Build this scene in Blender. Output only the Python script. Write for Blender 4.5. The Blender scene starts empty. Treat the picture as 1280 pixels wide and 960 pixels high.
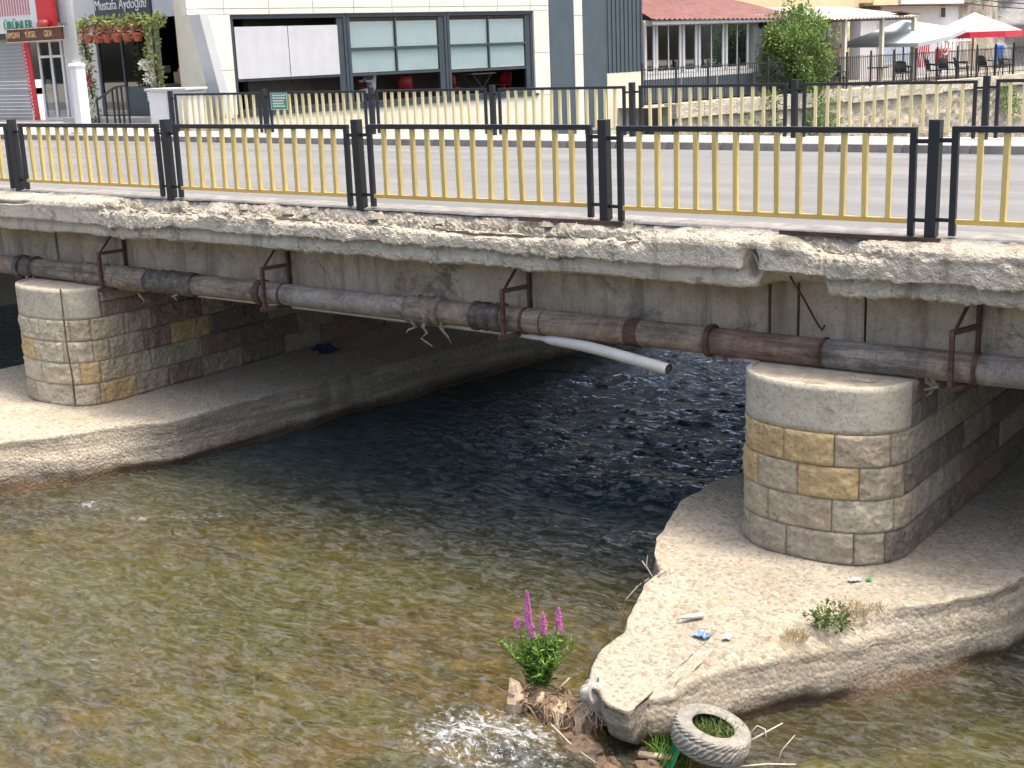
import bpy, math, random
import numpy as np
from mathutils import Vector, Matrix

random.seed(7)
S = bpy.context.scene
COL = S.collection

# ------------------------------------------------------------------ camera
CAM = Vector((3.672, -10.751, 1.637))
yaw, pit, rol, FPX = 0.6391, 0.2472, -0.0385, 1666.8
fw = Vector((-math.sin(yaw) * math.cos(pit), math.cos(yaw) * math.cos(pit), -math.sin(pit)))
rt = Vector((math.cos(yaw), math.sin(yaw), 0))
up = rt.cross(fw)
r2 = rt * math.cos(rol) + up * math.sin(rol)
u2 = -rt * math.sin(rol) + up * math.cos(rol)
cd = bpy.data.cameras.new('camera')
cd.sensor_width = 36.0
cd.lens = FPX * 36.0 / 1280.0
cd.clip_end = 2000
cam = bpy.data.objects.new('camera', cd)
COL.objects.link(cam)
m = Matrix((r2, u2, -fw)).transposed().to_4x4()
m.translation = CAM
cam.matrix_world = m
S.camera = cam

# ------------------------------------------------------------------ sky, sun, exposure
SUNV = Vector((0.30, 0.10, 1.0)).normalized()
W = bpy.data.worlds.new('World')
S.world = W
W.use_nodes = True
nt = W.node_tree
bg = nt.nodes['Background']
sky = nt.nodes.new('ShaderNodeTexSky')
sky.sky_type = 'NISHITA'
sky.sun_disc = False
sky.sun_elevation = math.asin(SUNV.z)
sky.sun_rotation = math.atan2(SUNV.x, SUNV.y)
sky.air_density = 0.8
sky.dust_density = 6.0
sky.ozone_density = 0.0
nt.links.new(sky.outputs[0], bg.inputs[0])
bg.inputs[1].default_value = 0.15
sd = bpy.data.lights.new('sun', 'SUN')
sd.energy = 1.25
sd.angle = math.radians(10.0)
sd.color = (1.0, 0.965, 0.875)
sun = bpy.data.objects.new('sun', sd)
COL.objects.link(sun)
sun.rotation_euler = (-SUNV).to_track_quat('-Z', 'Y').to_euler()
sun.location = (0, 0, 30)
S.view_settings.view_transform = 'Standard'
S.view_settings.look = 'None'
S.view_settings.gamma = 1.0
S.view_settings.exposure = 1.6
S.render.engine = 'CYCLES'
S.cycles.max_bounces = 10
S.cycles.diffuse_bounces = 5
S.cycles.glossy_bounces = 4
S.cycles.transparent_max_bounces = 12
S.cycles.caustics_reflective = False
S.cycles.caustics_refractive = False
S.cycles.sample_clamp_indirect = 4.0


# ------------------------------------------------------------------ numpy noise
def _h(i, j, k, seed=0):
    n = (i.astype(np.int64) * 374761393 + j.astype(np.int64) * 668265263 + k.astype(np.int64) * 2147483647 + seed * 974634521) & 0xFFFFFFFF
    n = ((n ^ (n >> 13)) * 1274126177) & 0xFFFFFFFF
    n = ((n ^ (n >> 16)) * 2246822519) & 0xFFFFFFFF
    return ((n ^ (n >> 15)) & 0xFFFFFF) / float(0xFFFFFF)


def vn(x, y, z=0.0, seed=0):
    x, y, z = np.broadcast_arrays(np.asarray(x, float), np.asarray(y, float), np.asarray(z, float))
    i, j, k = np.floor(x), np.floor(y), np.floor(z)
    a, b, c = x - i, y - j, z - k
    a, b, c = [t * t * t * (t * (t * 6 - 15) + 10) for t in (a, b, c)]
    r = 0
    for di in (0, 1):
        for dj in (0, 1):
            for dk in (0, 1):
                w = (a if di else 1 - a) * (b if dj else 1 - b) * (c if dk else 1 - c)
                r = r + w * _h(i + di, j + dj, k + dk, seed)
    return r * 2 - 1


def fbm(x, y, z=0.0, o=4, seed=0, gain=0.5):
    r, a, s = 0, 1.0, 0
    for n in range(o):
        f = 2.03 ** n
        r = r + a * vn(x * f, y * f, np.asarray(z) * f, seed + n)
        s += a
        a *= gain
    return r / s


def voro(x, y, seed=0):
    """distance to nearest and second nearest cell point, and the cell's own random"""
    i, j = np.floor(x), np.floor(y)
    d1 = np.full(x.shape, 9.0)
    d2 = d1.copy()
    cid = np.zeros(x.shape)
    for di in (-1, 0, 1):
        for dj in (-1, 0, 1):
            ci, cj = i + di, j + dj
            px = ci + _h(ci, cj, ci * 0, seed)
            py = cj + _h(ci, cj, ci * 0 + 5, seed)
            d = np.hypot(x - px, y - py)
            near = d < d1
            d2 = np.where(near, d1, np.minimum(d2, d))
            cid = np.where(near, _h(ci, cj, ci * 0 + 9, seed), cid)
            d1 = np.where(near, d, d1)
    return d1, d2, cid


def sstep(a, b, x):
    t = np.clip((x - a) / (b - a), 0, 1)
    return t * t * (3 - 2 * t)


# ------------------------------------------------------------------ materials
MATS = {}


class NT:
    def __init__(s, name):
        s.m = bpy.data.materials.new(name)
        s.m.use_nodes = True
        s.t = s.m.node_tree
        s.b = s.t.nodes['Principled BSDF']
        s.out = s.t.nodes['Material Output']
        s.tc = s.t.nodes.new('ShaderNodeTexCoord')

    def n(s, kind, **kw):
        nd = s.t.nodes.new('ShaderNode' + kind)
        for k, v in kw.items():
            if k.startswith('i_'):
                nd.inputs[k[2:].replace('_', ' ')].default_value = v
            else:
                setattr(nd, k, v)
        return nd

    def l(s, a, b):
        s.t.links.new(a, b)

    def noise(s, scale, detail=5, rough=0.6, dist=0.0, stretch=None, coord='Object'):
        nd = s.n('TexNoise', i_Scale=scale, i_Detail=detail, i_Roughness=rough, i_Distortion=dist)
        v = s.tc.outputs[coord]
        if stretch:
            mp = s.n('Mapping')
            mp.inputs['Scale'].default_value = stretch
            s.l(v, mp.inputs[0])
            v = mp.outputs[0]
        s.l(v, nd.inputs['Vector'])
        return nd.outputs['Fac']

    def voro(s, scale, feature='F1', out='Distance', stretch=None):
        nd = s.n('TexVoronoi', feature=feature, i_Scale=scale)
        v = s.tc.outputs['Object']
        if stretch:
            mp = s.n('Mapping')
            mp.inputs['Scale'].default_value = stretch
            s.l(v, mp.inputs[0])
            v = mp.outputs[0]
        s.l(v, nd.inputs['Vector'])
        return nd.outputs[out]

    def ramp(s, fac, stops):
        nd = s.n('ValToRGB')
        e = nd.color_ramp.elements
        while len(e) < len(stops):
            e.new(0.5)
        for q, (p, c) in zip(e, stops):
            q.position = p
            q.color = (c[0], c[1], c[2], 1) if not isinstance(c, (int, float)) else (c, c, c, 1)
        s.l(fac, nd.inputs[0])
        return nd.outputs[0]

    def mix(s, fac, a, b, mode='MIX'):
        nd = s.n('MixRGB', blend_type=mode)
        for sock, v in zip(nd.inputs, (fac, a, b)):
            if isinstance(v, (int, float)):
                sock.default_value = v if sock.name == 'Fac' else (v, v, v, 1)
            elif isinstance(v, tuple):
                sock.default_value = (*v[:3], 1)
            else:
                s.l(v, sock)
        return nd.outputs[0]

    def math(s, op, a, b=0.0):
        nd = s.n('Math', operation=op)
        for sock, v in zip(nd.inputs, (a, b)):
            if isinstance(v, (int, float)):
                sock.default_value = v
            else:
                s.l(v, sock)
        return nd.outputs[0]

    def bump(s, h, strength=0.4, dist=0.02):
        nd = s.n('Bump', i_Strength=strength, i_Distance=dist)
        s.l(h, nd.inputs['Height'])
        s.l(nd.outputs[0], s.b.inputs['Normal'])
        return nd.outputs[0]

    def xyz(s):
        nd = s.n('SeparateXYZ')
        s.l(s.tc.outputs['Object'], nd.inputs[0])
        return nd.outputs

    def col(s, c, rough=0.8, metal=0.0):
        if isinstance(c, tuple):
            s.b.inputs['Base Color'].default_value = (*c[:3], 1)
        else:
            s.l(c, s.b.inputs['Base Color'])
        s.b.inputs['Roughness'].default_value = rough
        s.b.inputs['Metallic'].default_value = metal
        return s.m


def plain(name, c, rough=0.6, var=0.18, scale=6.0, bump=0.0, metal=0.0, fine=40.0):
    if name in MATS:
        return MATS[name]
    t = NT(name)
    a = tuple(v * (1 - var) for v in c)
    b = tuple(min(1, v * (1 + var)) for v in c)
    n1 = t.noise(scale, 6, 0.65)
    cc = t.ramp(n1, [(0.3, a), (0.7, b)])
    if bump:
        t.bump(t.noise(fine, 4, 0.6), bump, 0.01)
    MATS[name] = t.col(cc, rough, metal)
    return MATS[name]


def mat_broken_concrete():
    t = NT('broken_concrete')
    base = t.ramp(t.noise(1.6, 6, 0.7, 0.4), [(0.32, (0.46, 0.405, 0.31)), (0.5, (0.58, 0.515, 0.40)), (0.68, (0.66, 0.595, 0.475))])
    base = t.mix(t.ramp(t.noise(7, 7, 0.75, 0.3), [(0.50, 0.0), (0.62, 0.45)]), base, (0.36, 0.31, 0.24))
    # aggregate: pale and dark grains
    gr = t.noise(75, 4, 0.8)
    base = t.mix(t.ramp(gr, [(0.36, 0.6), (0.44, 0.0)]), base, (0.24, 0.205, 0.155))
    base = t.mix(t.ramp(gr, [(0.56, 0.0), (0.64, 0.7)]), base, (0.70, 0.655, 0.56))
    # drip streaks and damp stains with a shape of their own
    st = t.noise(4.2, 6, 0.75, 0.3, (1.0, 1.0, 0.13))
    base = t.mix(t.ramp(st, [(0.54, 0.0), (0.64, 0.55)]), base, (0.16, 0.138, 0.105))
    ms = t.noise(1.1, 6, 0.75, 0.6, (1.3, 1.0, 2.2))
    base = t.mix(t.ramp(ms, [(0.59, 0.0), (0.66, 0.65)]), base, (0.15, 0.14, 0.11))
    h = t.math('ADD', t.math('MULTIPLY', t.voro(55), 0.5), t.noise(45, 6, 0.8))
    t.bump(h, 0.9, 0.022)
    return t.col(base, 0.95)


def mat_girder():
    t = NT('girder_concrete')
    base = t.ramp(t.noise(1.4, 7, 0.7, 0.6), [(0.32, (0.31, 0.245, 0.175)), (0.5, (0.43, 0.35, 0.26)), (0.68, (0.53, 0.445, 0.34))])
    st = t.noise(3.0, 6, 0.75, 0.3, (1, 1, 0.12))
    base = t.mix(t.ramp(st, [(0.5, 0.0), (0.62, 0.6)]), base, (0.15, 0.118, 0.083))
    st2 = t.noise(6.3, 5, 0.7, 0.2, (1, 1, 0.18))
    base = t.mix(t.ramp(st2, [(0.60, 0.0), (0.68, 0.5)]), base, (0.54, 0.49, 0.41))
    dk = t.noise(1.0, 7, 0.8, 0.8)
    base = t.mix(t.ramp(dk, [(0.57, 0.0), (0.66, 0.8)]), base, (0.10, 0.085, 0.068))
    base = t.mix(t.ramp(t.noise(40, 5, 0.8), [(0.38, 0.5), (0.47, 0.0)]), base, (0.15, 0.12, 0.09))
    t.bump(t.noise(26, 7, 0.8), 0.5, 0.02)
    return t.col(base, 0.92)


def mat_footing():
    t = NT('footing_concrete')
    base = t.ramp(t.noise(1.0, 6, 0.7, 0.5), [(0.3, (0.36, 0.315, 0.235)), (0.5, (0.48, 0.425, 0.325)), (0.7, (0.57, 0.50, 0.38))])
    base = t.mix(t.ramp(t.noise(1.7, 6, 0.75, 0.6), [(0.54, 0.0), (0.66, 0.6)]), base, (0.47, 0.355, 0.20))
    # exposed gravel: light and dark stones in the surface
    v = t.voro(30, 'F1', 'Color')
    q = t.n('SeparateXYZ')
    t.l(v, q.inputs[0])
    base = t.mix(t.ramp(q.outputs[0], [(0.55, 0.0), (0.9, 0.45)]), base, (0.66, 0.60, 0.48))
    base = t.mix(t.ramp(q.outputs[1], [(0.70, 0.0), (0.90, 0.6)]), base, (0.25, 0.205, 0.14))
    base = t.mix(t.ramp(t.noise(17, 7, 0.85, 0.6), [(0.38, 0.7), (0.45, 0.0)]), base, (0.25, 0.205, 0.145))
    base = t.mix(t.ramp(t.noise(42, 6, 0.85, 0.4), [(0.38, 0.7), (0.45, 0.0)]), base, (0.26, 0.215, 0.155))
    base = t.mix(t.ramp(t.noise(5, 7, 0.8, 0.5), [(0.56, 0.0), (0.68, 0.35)]), base, (0.33, 0.285, 0.215))
    geo = t.n('NewGeometry')
    nz = t.n('SeparateXYZ')
    t.l(geo.outputs['Normal'], nz.inputs[0])
    steep = t.ramp(nz.outputs[2], [(0.62, 1.0), (0.88, 0.0)])
    runs = t.noise(1.3, 7, 0.75, 0.6, (0.3, 0.3, 6.0))
    base = t.mix(t.math('MULTIPLY', steep, t.ramp(runs, [(0.42, 0.05), (0.56, 0.75)])), base, (0.235, 0.205, 0.155))
    # rusty-brown tide line just above the water
    x, y, z = t.xyz()
    edge = t.math('ADD', z, t.math('MULTIPLY', t.noise(2.6, 7, 0.8), -0.34))
    tide = t.ramp(t.math('MULTIPLY', t.math('ADD', edge, 3.60), 2.3), [(0.20, 1.0), (0.52, 0.0)])
    base = t.mix(t.math('MULTIPLY', tide, 0.9), base, (0.095, 0.052, 0.022))
    h = t.math('ADD', t.math('MULTIPLY', t.voro(30), -0.6), t.noise(17, 8, 0.85, 0.6))
    t.bump(h, 1.0, 0.035)
    return t.col(base, 0.95)


def mat_stone(name, c, c2, relief=0.9):
    t = NT(name)
    base = t.ramp(t.noise(5.5, 7, 0.7, 0.4), [(0.34, c), (0.64, c2)])
    base = t.mix(t.ramp(t.noise(1.9, 6, 0.75, 0.4), [(0.52, 0.0), (0.66, 0.4)]), base, tuple(v * 0.55 for v in c))
    base = t.mix(t.ramp(t.noise(30, 6, 0.85), [(0.38, 0.75), (0.47, 0.0)]), base, tuple(v * 0.38 for v in c))
    base = t.mix(t.ramp(t.noise(12, 6, 0.8), [(0.57, 0.0), (0.66, 0.5)]), base, tuple(min(0.75, v * 1.45 + 0.03) for v in c2))
    st = t.noise(3.6, 6, 0.75, 0.3, (1, 1, 0.13))
    base = t.mix(t.ramp(st, [(0.56, 0.0), (0.68, 0.4)]), base, (0.17, 0.145, 0.115))
    t.bump(t.math('ADD', t.noise(20, 7, 0.85), t.math('MULTIPLY', t.voro(17), 0.9)), relief, 0.035)
    return t.col(base, 0.93)


def mat_rust(name, cols, scale=3.0, rough=0.75):
    t = NT(name)
    n = t.noise(scale, 8, 0.78, 0.5)
    base = t.ramp(n, [(0.33 + 0.34 * i / (len(cols) - 1), c) for i, c in enumerate(cols)])
    st = t.noise(2.2, 7, 0.8, 0.4, (0.3, 2.5, 2.5))
    base = t.mix(t.ramp(st, [(0.50, 0.0), (0.60, 0.7)]), base, tuple(v * 0.35 for v in cols[0]))
    base = t.mix(t.ramp(t.noise(6.0, 7, 0.8, 0.3), [(0.56, 0.0), (0.64, 0.7)]), base, (0.20, 0.085, 0.035))
    base = t.mix(t.ramp(t.noise(45, 6, 0.85), [(0.38, 0.7), (0.46, 0.0)]), base, tuple(v * 0.3 for v in cols[0]))
    t.bump(t.noise(32, 7, 0.85), 0.6, 0.014)
    return t.col(base, rough)


def mat_paint(name, c, chip=(0.10, 0.045, 0.02), rough=0.45, amount=0.66):
    t = NT(name)
    base = t.ramp(t.noise(5, 4, 0.6), [(0.3, tuple(v * 0.86 for v in c)), (0.7, c)])
    base = t.mix(t.ramp(t.noise(26, 6, 0.8), [(amount, 0.0), (amount + 0.03, 0.9)]), base, chip)
    oi = t.n('ObjectInfo')
    base = t.mix(1.0, base, t.ramp(oi.outputs['Random'], [(0.0, 0.80), (0.5, 0.95), (1.0, 1.0)]), 'MULTIPLY')
    base = t.mix(t.ramp(t.noise(9, 6, 0.75, 0.0, (1, 1, 0.25)), [(0.56, 0.0), (0.72, 0.45)]), base, tuple(v * 0.55 + 0.02 for v in c))
    t.bump(t.noise(60, 3, 0.6), 0.08, 0.005)
    return t.col(base, rough)


def mat_asphalt():
    t = NT('worn_asphalt')
    base = t.ramp(t.noise(0.7, 5, 0.7, 0.0, (0.25, 1.6, 1)), [(0.32, (0.105, 0.106, 0.101)), (0.68, (0.19, 0.189, 0.18))])
    base = t.mix(t.ramp(t.noise(90, 3, 0.7), [(0.4, 0.3), (0.6, 0.0)]), base, (0.09, 0.09, 0.088))
    base = t.mix(t.ramp(t.noise(2.0, 6, 0.7, 0.0, (0.2, 3.0, 1)), [(0.55, 0.0), (0.66, 0.55)]), base, (0.115, 0.115, 0.108))
    base = t.mix(t.ramp(t.noise(0.45, 4, 0.6, 1.5), [(0.56, 0.0), (0.575, 0.3)]), base, (0.13, 0.13, 0.124))
    t.bump(t.noise(90, 4, 0.7), 0.3, 0.01)
    return t.col(base, 0.9)


def mat_bed():
    t = NT('river_bed_gravel')
    base = t.ramp(t.noise(3.0, 5, 0.58, 0.8, (0.8, 1.3, 1)), [(0.30, (0.022, 0.016, 0.005)), (0.44, (0.070, 0.050, 0.013)), (0.56, (0.125, 0.087, 0.022)), (0.68, (0.23, 0.165, 0.055))])
    base = t.mix(t.ramp(t.noise(0.42, 3, 0.55, 0.6), [(0.44, 0.0), (0.58, 0.8)]), base, (0.095, 0.098, 0.018))
    base = t.mix(t.ramp(t.noise(0.60, 4, 0.6, 0.7), [(0.54, 0.0), (0.64, 0.7)]), base, (0.15, 0.078, 0.020))
    base = t.mix(t.ramp(t.noise(7, 4, 0.6, 0.5), [(0.36, 0.75), (0.46, 0.0)]), base, (0.022, 0.018, 0.006))
    base = t.mix(t.ramp(t.noise(6, 3, 0.5, 0.5), [(0.64, 0.0), (0.72, 0.4)]), base, (0.22, 0.165, 0.07))
    t.bump(t.noise(9, 6, 0.7), 0.5, 0.05)
    return t.col(base, 0.9)


def mat_water():
    t = NT('river_water')
    t.t.nodes.remove(t.b)
    # ripples, drawn out across the flow
    n1 = t.noise(2.7, 4, 0.58, 0.9, (0.7, 1.6, 1.0))
    n2 = t.noise(17.0, 4, 0.6, 0.3, (0.8, 1.5, 1.0))
    att = t.n('Attribute', attribute_name='chop')
    h = t.math('ADD', n1, t.math('MULTIPLY', n2, t.math('ADD', t.math('MULTIPLY', att.outputs['Fac'], 0.32), 0.04)))
    lane = t.noise(0.7, 4, 0.6, 1.0, (0.8, 1.6, 1))
    h = t.math('MULTIPLY', h, t.math('ADD', t.math('MULTIPLY', att.outputs['Fac'], 0.35), t.ramp(lane, [(0.40, 0.18), (0.64, 0.95)])))
    bp = t.n('Bump', i_Strength=0.9, i_Distance=0.11)
    t.l(h, bp.inputs['Height'])
    gl = t.n('BsdfGlossy', i_Roughness=0.045)
    gl.inputs['Color'].default_value = (0.93, 0.96, 1.0, 1)
    t.l(bp.outputs[0], gl.inputs['Normal'])
    tr = t.n('BsdfTransparent')
    tr.inputs['Color'].default_value = (0.84, 0.80, 0.52, 1)
    df = t.n('BsdfDiffuse')
    dcol = t.n('Attribute', attribute_name='blue')
    t.l(t.mix(dcol.outputs['Fac'], (0.064, 0.060, 0.024), (0.018, 0.046, 0.050)), df.inputs['Color'])
    t.l(bp.outputs[0], df.inputs['Normal'])
    dep = t.n('Attribute', attribute_name='turbid')
    body = t.n('MixShader')
    t.l(dep.outputs['Fac'], body.inputs[0])
    t.l(tr.outputs[0], body.inputs[1])
    t.l(df.outputs[0], body.inputs[2])
    fr = t.n('Fresnel', i_IOR=1.34)
    t.l(bp.outputs[0], fr.inputs['Normal'])
    wet = t.n('MixShader')
    t.l(fr.outputs[0], wet.inputs[0])
    t.l(body.outputs[0], wet.inputs[1])
    t.l(gl.outputs[0], wet.inputs[2])
    fa = t.n('Attribute', attribute_name='foam')
    fn = t.noise(15, 9, 0.8, 0.45, (0.9, 1.3, 1))
    f = t.math('ADD', fa.outputs['Fac'], t.math('MULTIPLY', t.math('SUBTRACT', fn, 0.5), 2.2))
    f = t.ramp(f, [(0.38, 0.0), (0.95, 0.85)])
    f = t.math('MULTIPLY', f, t.ramp(fa.outputs['Fac'], [(0.02, 0.0), (0.22, 1.0)]))
    ae = t.n('Attribute', attribute_name='aerated_sheen')
    an = t.noise(6.5, 9, 0.78, 1.3, (0.75, 1.6, 1))
    f = t.math('MAXIMUM', f, t.math('MULTIPLY', ae.outputs['Fac'], t.ramp(an, [(0.46, 0.0), (0.62, 1.0)])))  # froth and the painted sky reflection share the foam colour
    fo = t.n('BsdfDiffuse')
    fo.inputs['Color'].default_value = (0.66, 0.71, 0.73, 1)
    fin = t.n('MixShader')
    t.l(f, fin.inputs[0])
    t.l(wet.outputs[0], fin.inputs[1])
    t.l(fo.outputs[0], fin.inputs[2])
    t.l(fin.outputs[0], t.out.inputs[0])
    return t.m


def mat_glass(name, tint=(0.75, 0.82, 0.82), mixf=0.16):
    t = NT(name)
    t.t.nodes.remove(t.b)
    gl = t.n('BsdfGlossy', i_Roughness=0.02)
    tr = t.n('BsdfTransparent')
    tr.inputs['Color'].default_value = (*tint, 1)
    lw = t.n('LayerWeight', i_Blend=0.5)
    mx = t.n('MixShader')
    t.l(t.math('ADD', t.math('MULTIPLY', t.math('POWER', lw.outputs['Facing'], 4.0), 0.6), mixf), mx.inputs[0])
    t.l(tr.outputs[0], mx.inputs[1])
    t.l(gl.outputs[0], mx.inputs[2])
    t.l(mx.outputs[0], t.out.inputs[0])
    return t.m


def mat_leaf(name, a, b):
    t = NT(name)
    oi = t.n('NewGeometry')
    c = t.ramp(oi.outputs['Random Per Island'], [(0.0, a), (1.0, b)])
    t.b.inputs['Subsurface Weight'].default_value = 0.0
    t.l(c, t.b.inputs['Base Color'])
    t.b.inputs['Roughness'].default_value = 0.55
    tl = t.n('BsdfTranslucent')
    t.l(c, tl.inputs['Color'])
    mx = t.n('MixShader')
    mx.inputs[0].default_value = 0.35
    t.l(t.b.outputs[0], mx.inputs[1])
    t.l(tl.outputs[0], mx.inputs[2])
    t.l(mx.outputs[0], t.out.inputs[0])
    return t.m


M = dict(
    fascia=mat_broken_concrete(), girder=mat_girder(), footing=mat_footing(), asphalt=mat_asphalt(),
    bed=mat_bed(), water=mat_water(), glass=mat_glass('window_glass', (0.93, 0.96, 0.96), 0.10), darkglass=mat_glass('dark_glass', (0.25, 0.3, 0.33), 0.22),
    screed=plain('screed_concrete', (0.195, 0.187, 0.17), 0.9, 0.4, 5, 0.6),
    paving=plain('pavement_concrete', (0.34, 0.325, 0.30), 0.9, 0.15, 2.5, 0.3),
    kerb=plain('kerb_concrete', (0.20, 0.19, 0.18), 0.9, 0.25, 3, 0.3),
    mortar=plain('old_mortar', (0.36, 0.315, 0.24), 0.95, 0.3, 7, 0.6),
    cap=mat_stone('cap_concrete', (0.37, 0.335, 0.255), (0.46, 0.42, 0.325), 0.22),
    yellowstone=mat_stone('ochre_stone', (0.52, 0.37, 0.175), (0.62, 0.46, 0.24)),
    palestone=mat_stone('pale_stone', (0.50, 0.435, 0.305), (0.60, 0.53, 0.385)),
    tanstone=mat_stone('tan_stone', (0.42, 0.35, 0.24), (0.52, 0.44, 0.31)),
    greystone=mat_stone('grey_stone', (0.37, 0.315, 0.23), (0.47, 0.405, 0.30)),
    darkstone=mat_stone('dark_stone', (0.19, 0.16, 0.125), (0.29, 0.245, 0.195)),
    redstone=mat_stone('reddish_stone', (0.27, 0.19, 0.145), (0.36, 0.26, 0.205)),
    black=mat_paint('black_paint', (0.012, 0.014, 0.018), (0.16, 0.14, 0.12), 0.4, 0.70),
    yellow=mat_paint('yellow_paint', (0.64, 0.49, 0.17), (0.17, 0.075, 0.03), 0.55, 0.65),
    orange=mat_paint('bottom_rail_paint', (0.66, 0.44, 0.11), (0.16, 0.065, 0.02), 0.5, 0.64),
    paleyellow=mat_paint('faded_yellow_paint', (0.64, 0.56, 0.30), (0.25, 0.15, 0.06), 0.55, 0.70),
    rust=mat_rust('rusty_steel', [(0.045, 0.022, 0.016), (0.085, 0.042, 0.028), (0.12, 0.06, 0.04)]),
    pipebrown=mat_rust('brown_pipe_paint', [(0.13, 0.095, 0.068), (0.25, 0.195, 0.145), (0.36, 0.295, 0.225)]),
    pipegrey=mat_rust('grey_pipe_metal', [(0.13, 0.105, 0.085), (0.26, 0.23, 0.195), (0.38, 0.34, 0.29)]),
    piperust=mat_rust('red_rusty_pipe', [(0.10, 0.06, 0.042), (0.19, 0.125, 0.088), (0.28, 0.20, 0.145)]),
    tape=mat_rust('black_wrap', [(0.03, 0.027, 0.023), (0.075, 0.066, 0.055), (0.20, 0.175, 0.14)], 9.0, 0.6),
    rag=mat_rust('torn_wrap', [(0.10, 0.078, 0.055), (0.22, 0.18, 0.135), (0.36, 0.31, 0.24)], 7.0, 0.95),
    pvc=plain('white_plastic', (0.50, 0.485, 0.44), 0.5, 0.15, 4, 0.1),
    pvcin=plain('pipe_bore', (0.06, 0.06, 0.055), 0.8),
)


# ------------------------------------------------------------------ mesh builder
class MB:
    def __init__(s):
        s.v, s.f = [], []

    def add(s, vs, fs):
        o = len(s.v)
        s.v += [tuple(p) for p in vs]
        s.f += [tuple(i + o for i in q) for q in fs]
        return s

    def box(s, x0, x1, y0, y1, z0, z1):
        return s.add([(x, y, z) for z in (z0, z1) for y in (y0, y1) for x in (x0, x1)],
                     [(0, 2, 3, 1), (4, 5, 7, 6), (0, 1, 5, 4), (2, 6, 7, 3), (0, 4, 6, 2), (1, 3, 7, 5)])

    def bar(s, p0, p1, w, h, upv=(0, 0, 1)):
        p0, p1 = Vector(p0), Vector(p1)
        d = (p1 - p0).normalized()
        u = Vector(upv)
        if abs(d.dot(u)) > 0.98:
            u = Vector((0, 1, 0))
        r = d.cross(u).normalized()
        u = r.cross(d)
        vs = [p + r * (a * w / 2) + u * (b * h / 2) for p in (p0, p1) for a, b in ((-1, -1), (1, -1), (1, 1), (-1, 1))]
        return s.add(vs, [(3, 2, 1, 0), (4, 5, 6, 7), (0, 1, 5, 4), (1, 2, 6, 5), (2, 3, 7, 6), (3, 0, 4, 7)])

    def tube(s, pts, rad, n=8, caps=True, wob=0.0, rnd=None):
        pts = [Vector(p) for p in pts]
        if isinstance(rad, (int, float)):
            rad = [rad] * len(pts)
        vs, fs = [], []
        prev = None
        for i, p in enumerate(pts):
            d = (pts[min(i + 1, len(pts) - 1)] - pts[max(i - 1, 0)]).normalized()
            a = Vector((0, 0, 1)) if abs(d.z) < 0.9 else Vector((1, 0, 0))
            if prev is not None:
                a = prev
            r = (a - d * a.dot(d)).normalized()
            prev = r
            u = d.cross(r)
            for k in range(n):
                t = 2 * math.pi * k / n
                q = rad[i] * (1 + (wob * (rnd or random).uniform(-1, 1) if wob else 0))
                vs.append(p + (r * math.cos(t) + u * math.sin(t)) * q)
        for i in range(len(pts) - 1):
            for k in range(n):
                fs.append((i * n + k, i * n + (k + 1) % n, (i + 1) * n + (k + 1) % n, (i + 1) * n + k))
        if caps:
            fs.append(tuple(range(n - 1, -1, -1)))
            fs.append(tuple((len(pts) - 1) * n + k for k in range(n)))
        return s.add(vs, fs)

    def prism(s, poly, y0, y1):
        """poly in (x, z), extruded along y"""
        n = len(poly)
        vs = [(x, y0, z) for x, z in poly] + [(x, y1, z) for x, z in poly]
        fs = [tuple(range(n)), tuple(range(2 * n - 1, n - 1, -1))]
        fs += [(i + n, (i + 1) % n + n, (i + 1) % n, i) for i in range(n)]
        return s.add(vs, fs)

    def mesh(s, name, off=(0, 0, 0)):
        me = bpy.data.meshes.new(name)
        me.from_pydata([(a - off[0], b - off[1], c - off[2]) for a, b, c in s.v], [], s.f)
        me.update()
        return me

    def build(s, name, mat, parent=None, smooth=False, origin=None, bevel=0.0, local=False):
        off = (0, 0, 0)
        if origin is not None:
            off = origin
        elif parent is not None and not local:
            q = parent
            off = Vector((0, 0, 0))
            while q is not None:
                off += q.location
                q = q.parent
        me = s.mesh(name, off)
        return link(name, me, mat, parent, smooth, origin, bevel)


def link(name, me, mat, parent=None, smooth=False, origin=None, bevel=0.0):
    if isinstance(mat, str):
        mat = M[mat]
    if mat is not None and not me.materials:
        me.materials.append(mat)
    if smooth:
        me.polygons.foreach_set('use_smooth', [True] * len(me.polygons))
    o = bpy.data.objects.new(name, me)
    COL.objects.link(o)
    if parent is not None:
        o.parent = parent
    if origin is not None:
        o.location = origin
    if bevel:
        b = o.modifiers.new('bevel', 'BEVEL')
        b.width = bevel
        b.segments = 2
        b.limit_method = 'ANGLE'
    return o


def tag(o, label=None, cat=None, group=None, kind=None):
    if label:
        o['label'] = label
    if cat:
        o['category'] = cat
    if group:
        o['group'] = group
    if kind:
        o['kind'] = kind
    return o


def thing(name, label, cat, loc=(0, 0, 0), rotz=0.0, group=None):
    o = bpy.data.objects.new(name, None)
    COL.objects.link(o)
    o.location = loc
    o.rotation_euler = (0, 0, rotz)
    return tag(o, label, cat, group)


def npmesh(name, V, F, smooth=True):
    me = bpy.data.meshes.new(name)
    V = np.asarray(V, np.float32)
    F = np.asarray(F, np.int32)
    k = F.shape[1]
    me.vertices.add(len(V))
    me.vertices.foreach_set('co', V.ravel())
    me.loops.add(F.size)
    me.loops.foreach_set('vertex_index', F.ravel())
    me.polygons.add(len(F))
    me.polygons.foreach_set('loop_start', np.arange(0, F.size, k, dtype=np.int32))
    me.polygons.foreach_set('loop_total', np.full(len(F), k, np.int32))
    me.polygons.foreach_set('use_smooth', np.full(len(F), smooth))
    me.update(calc_edges=True)
    return me


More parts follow.
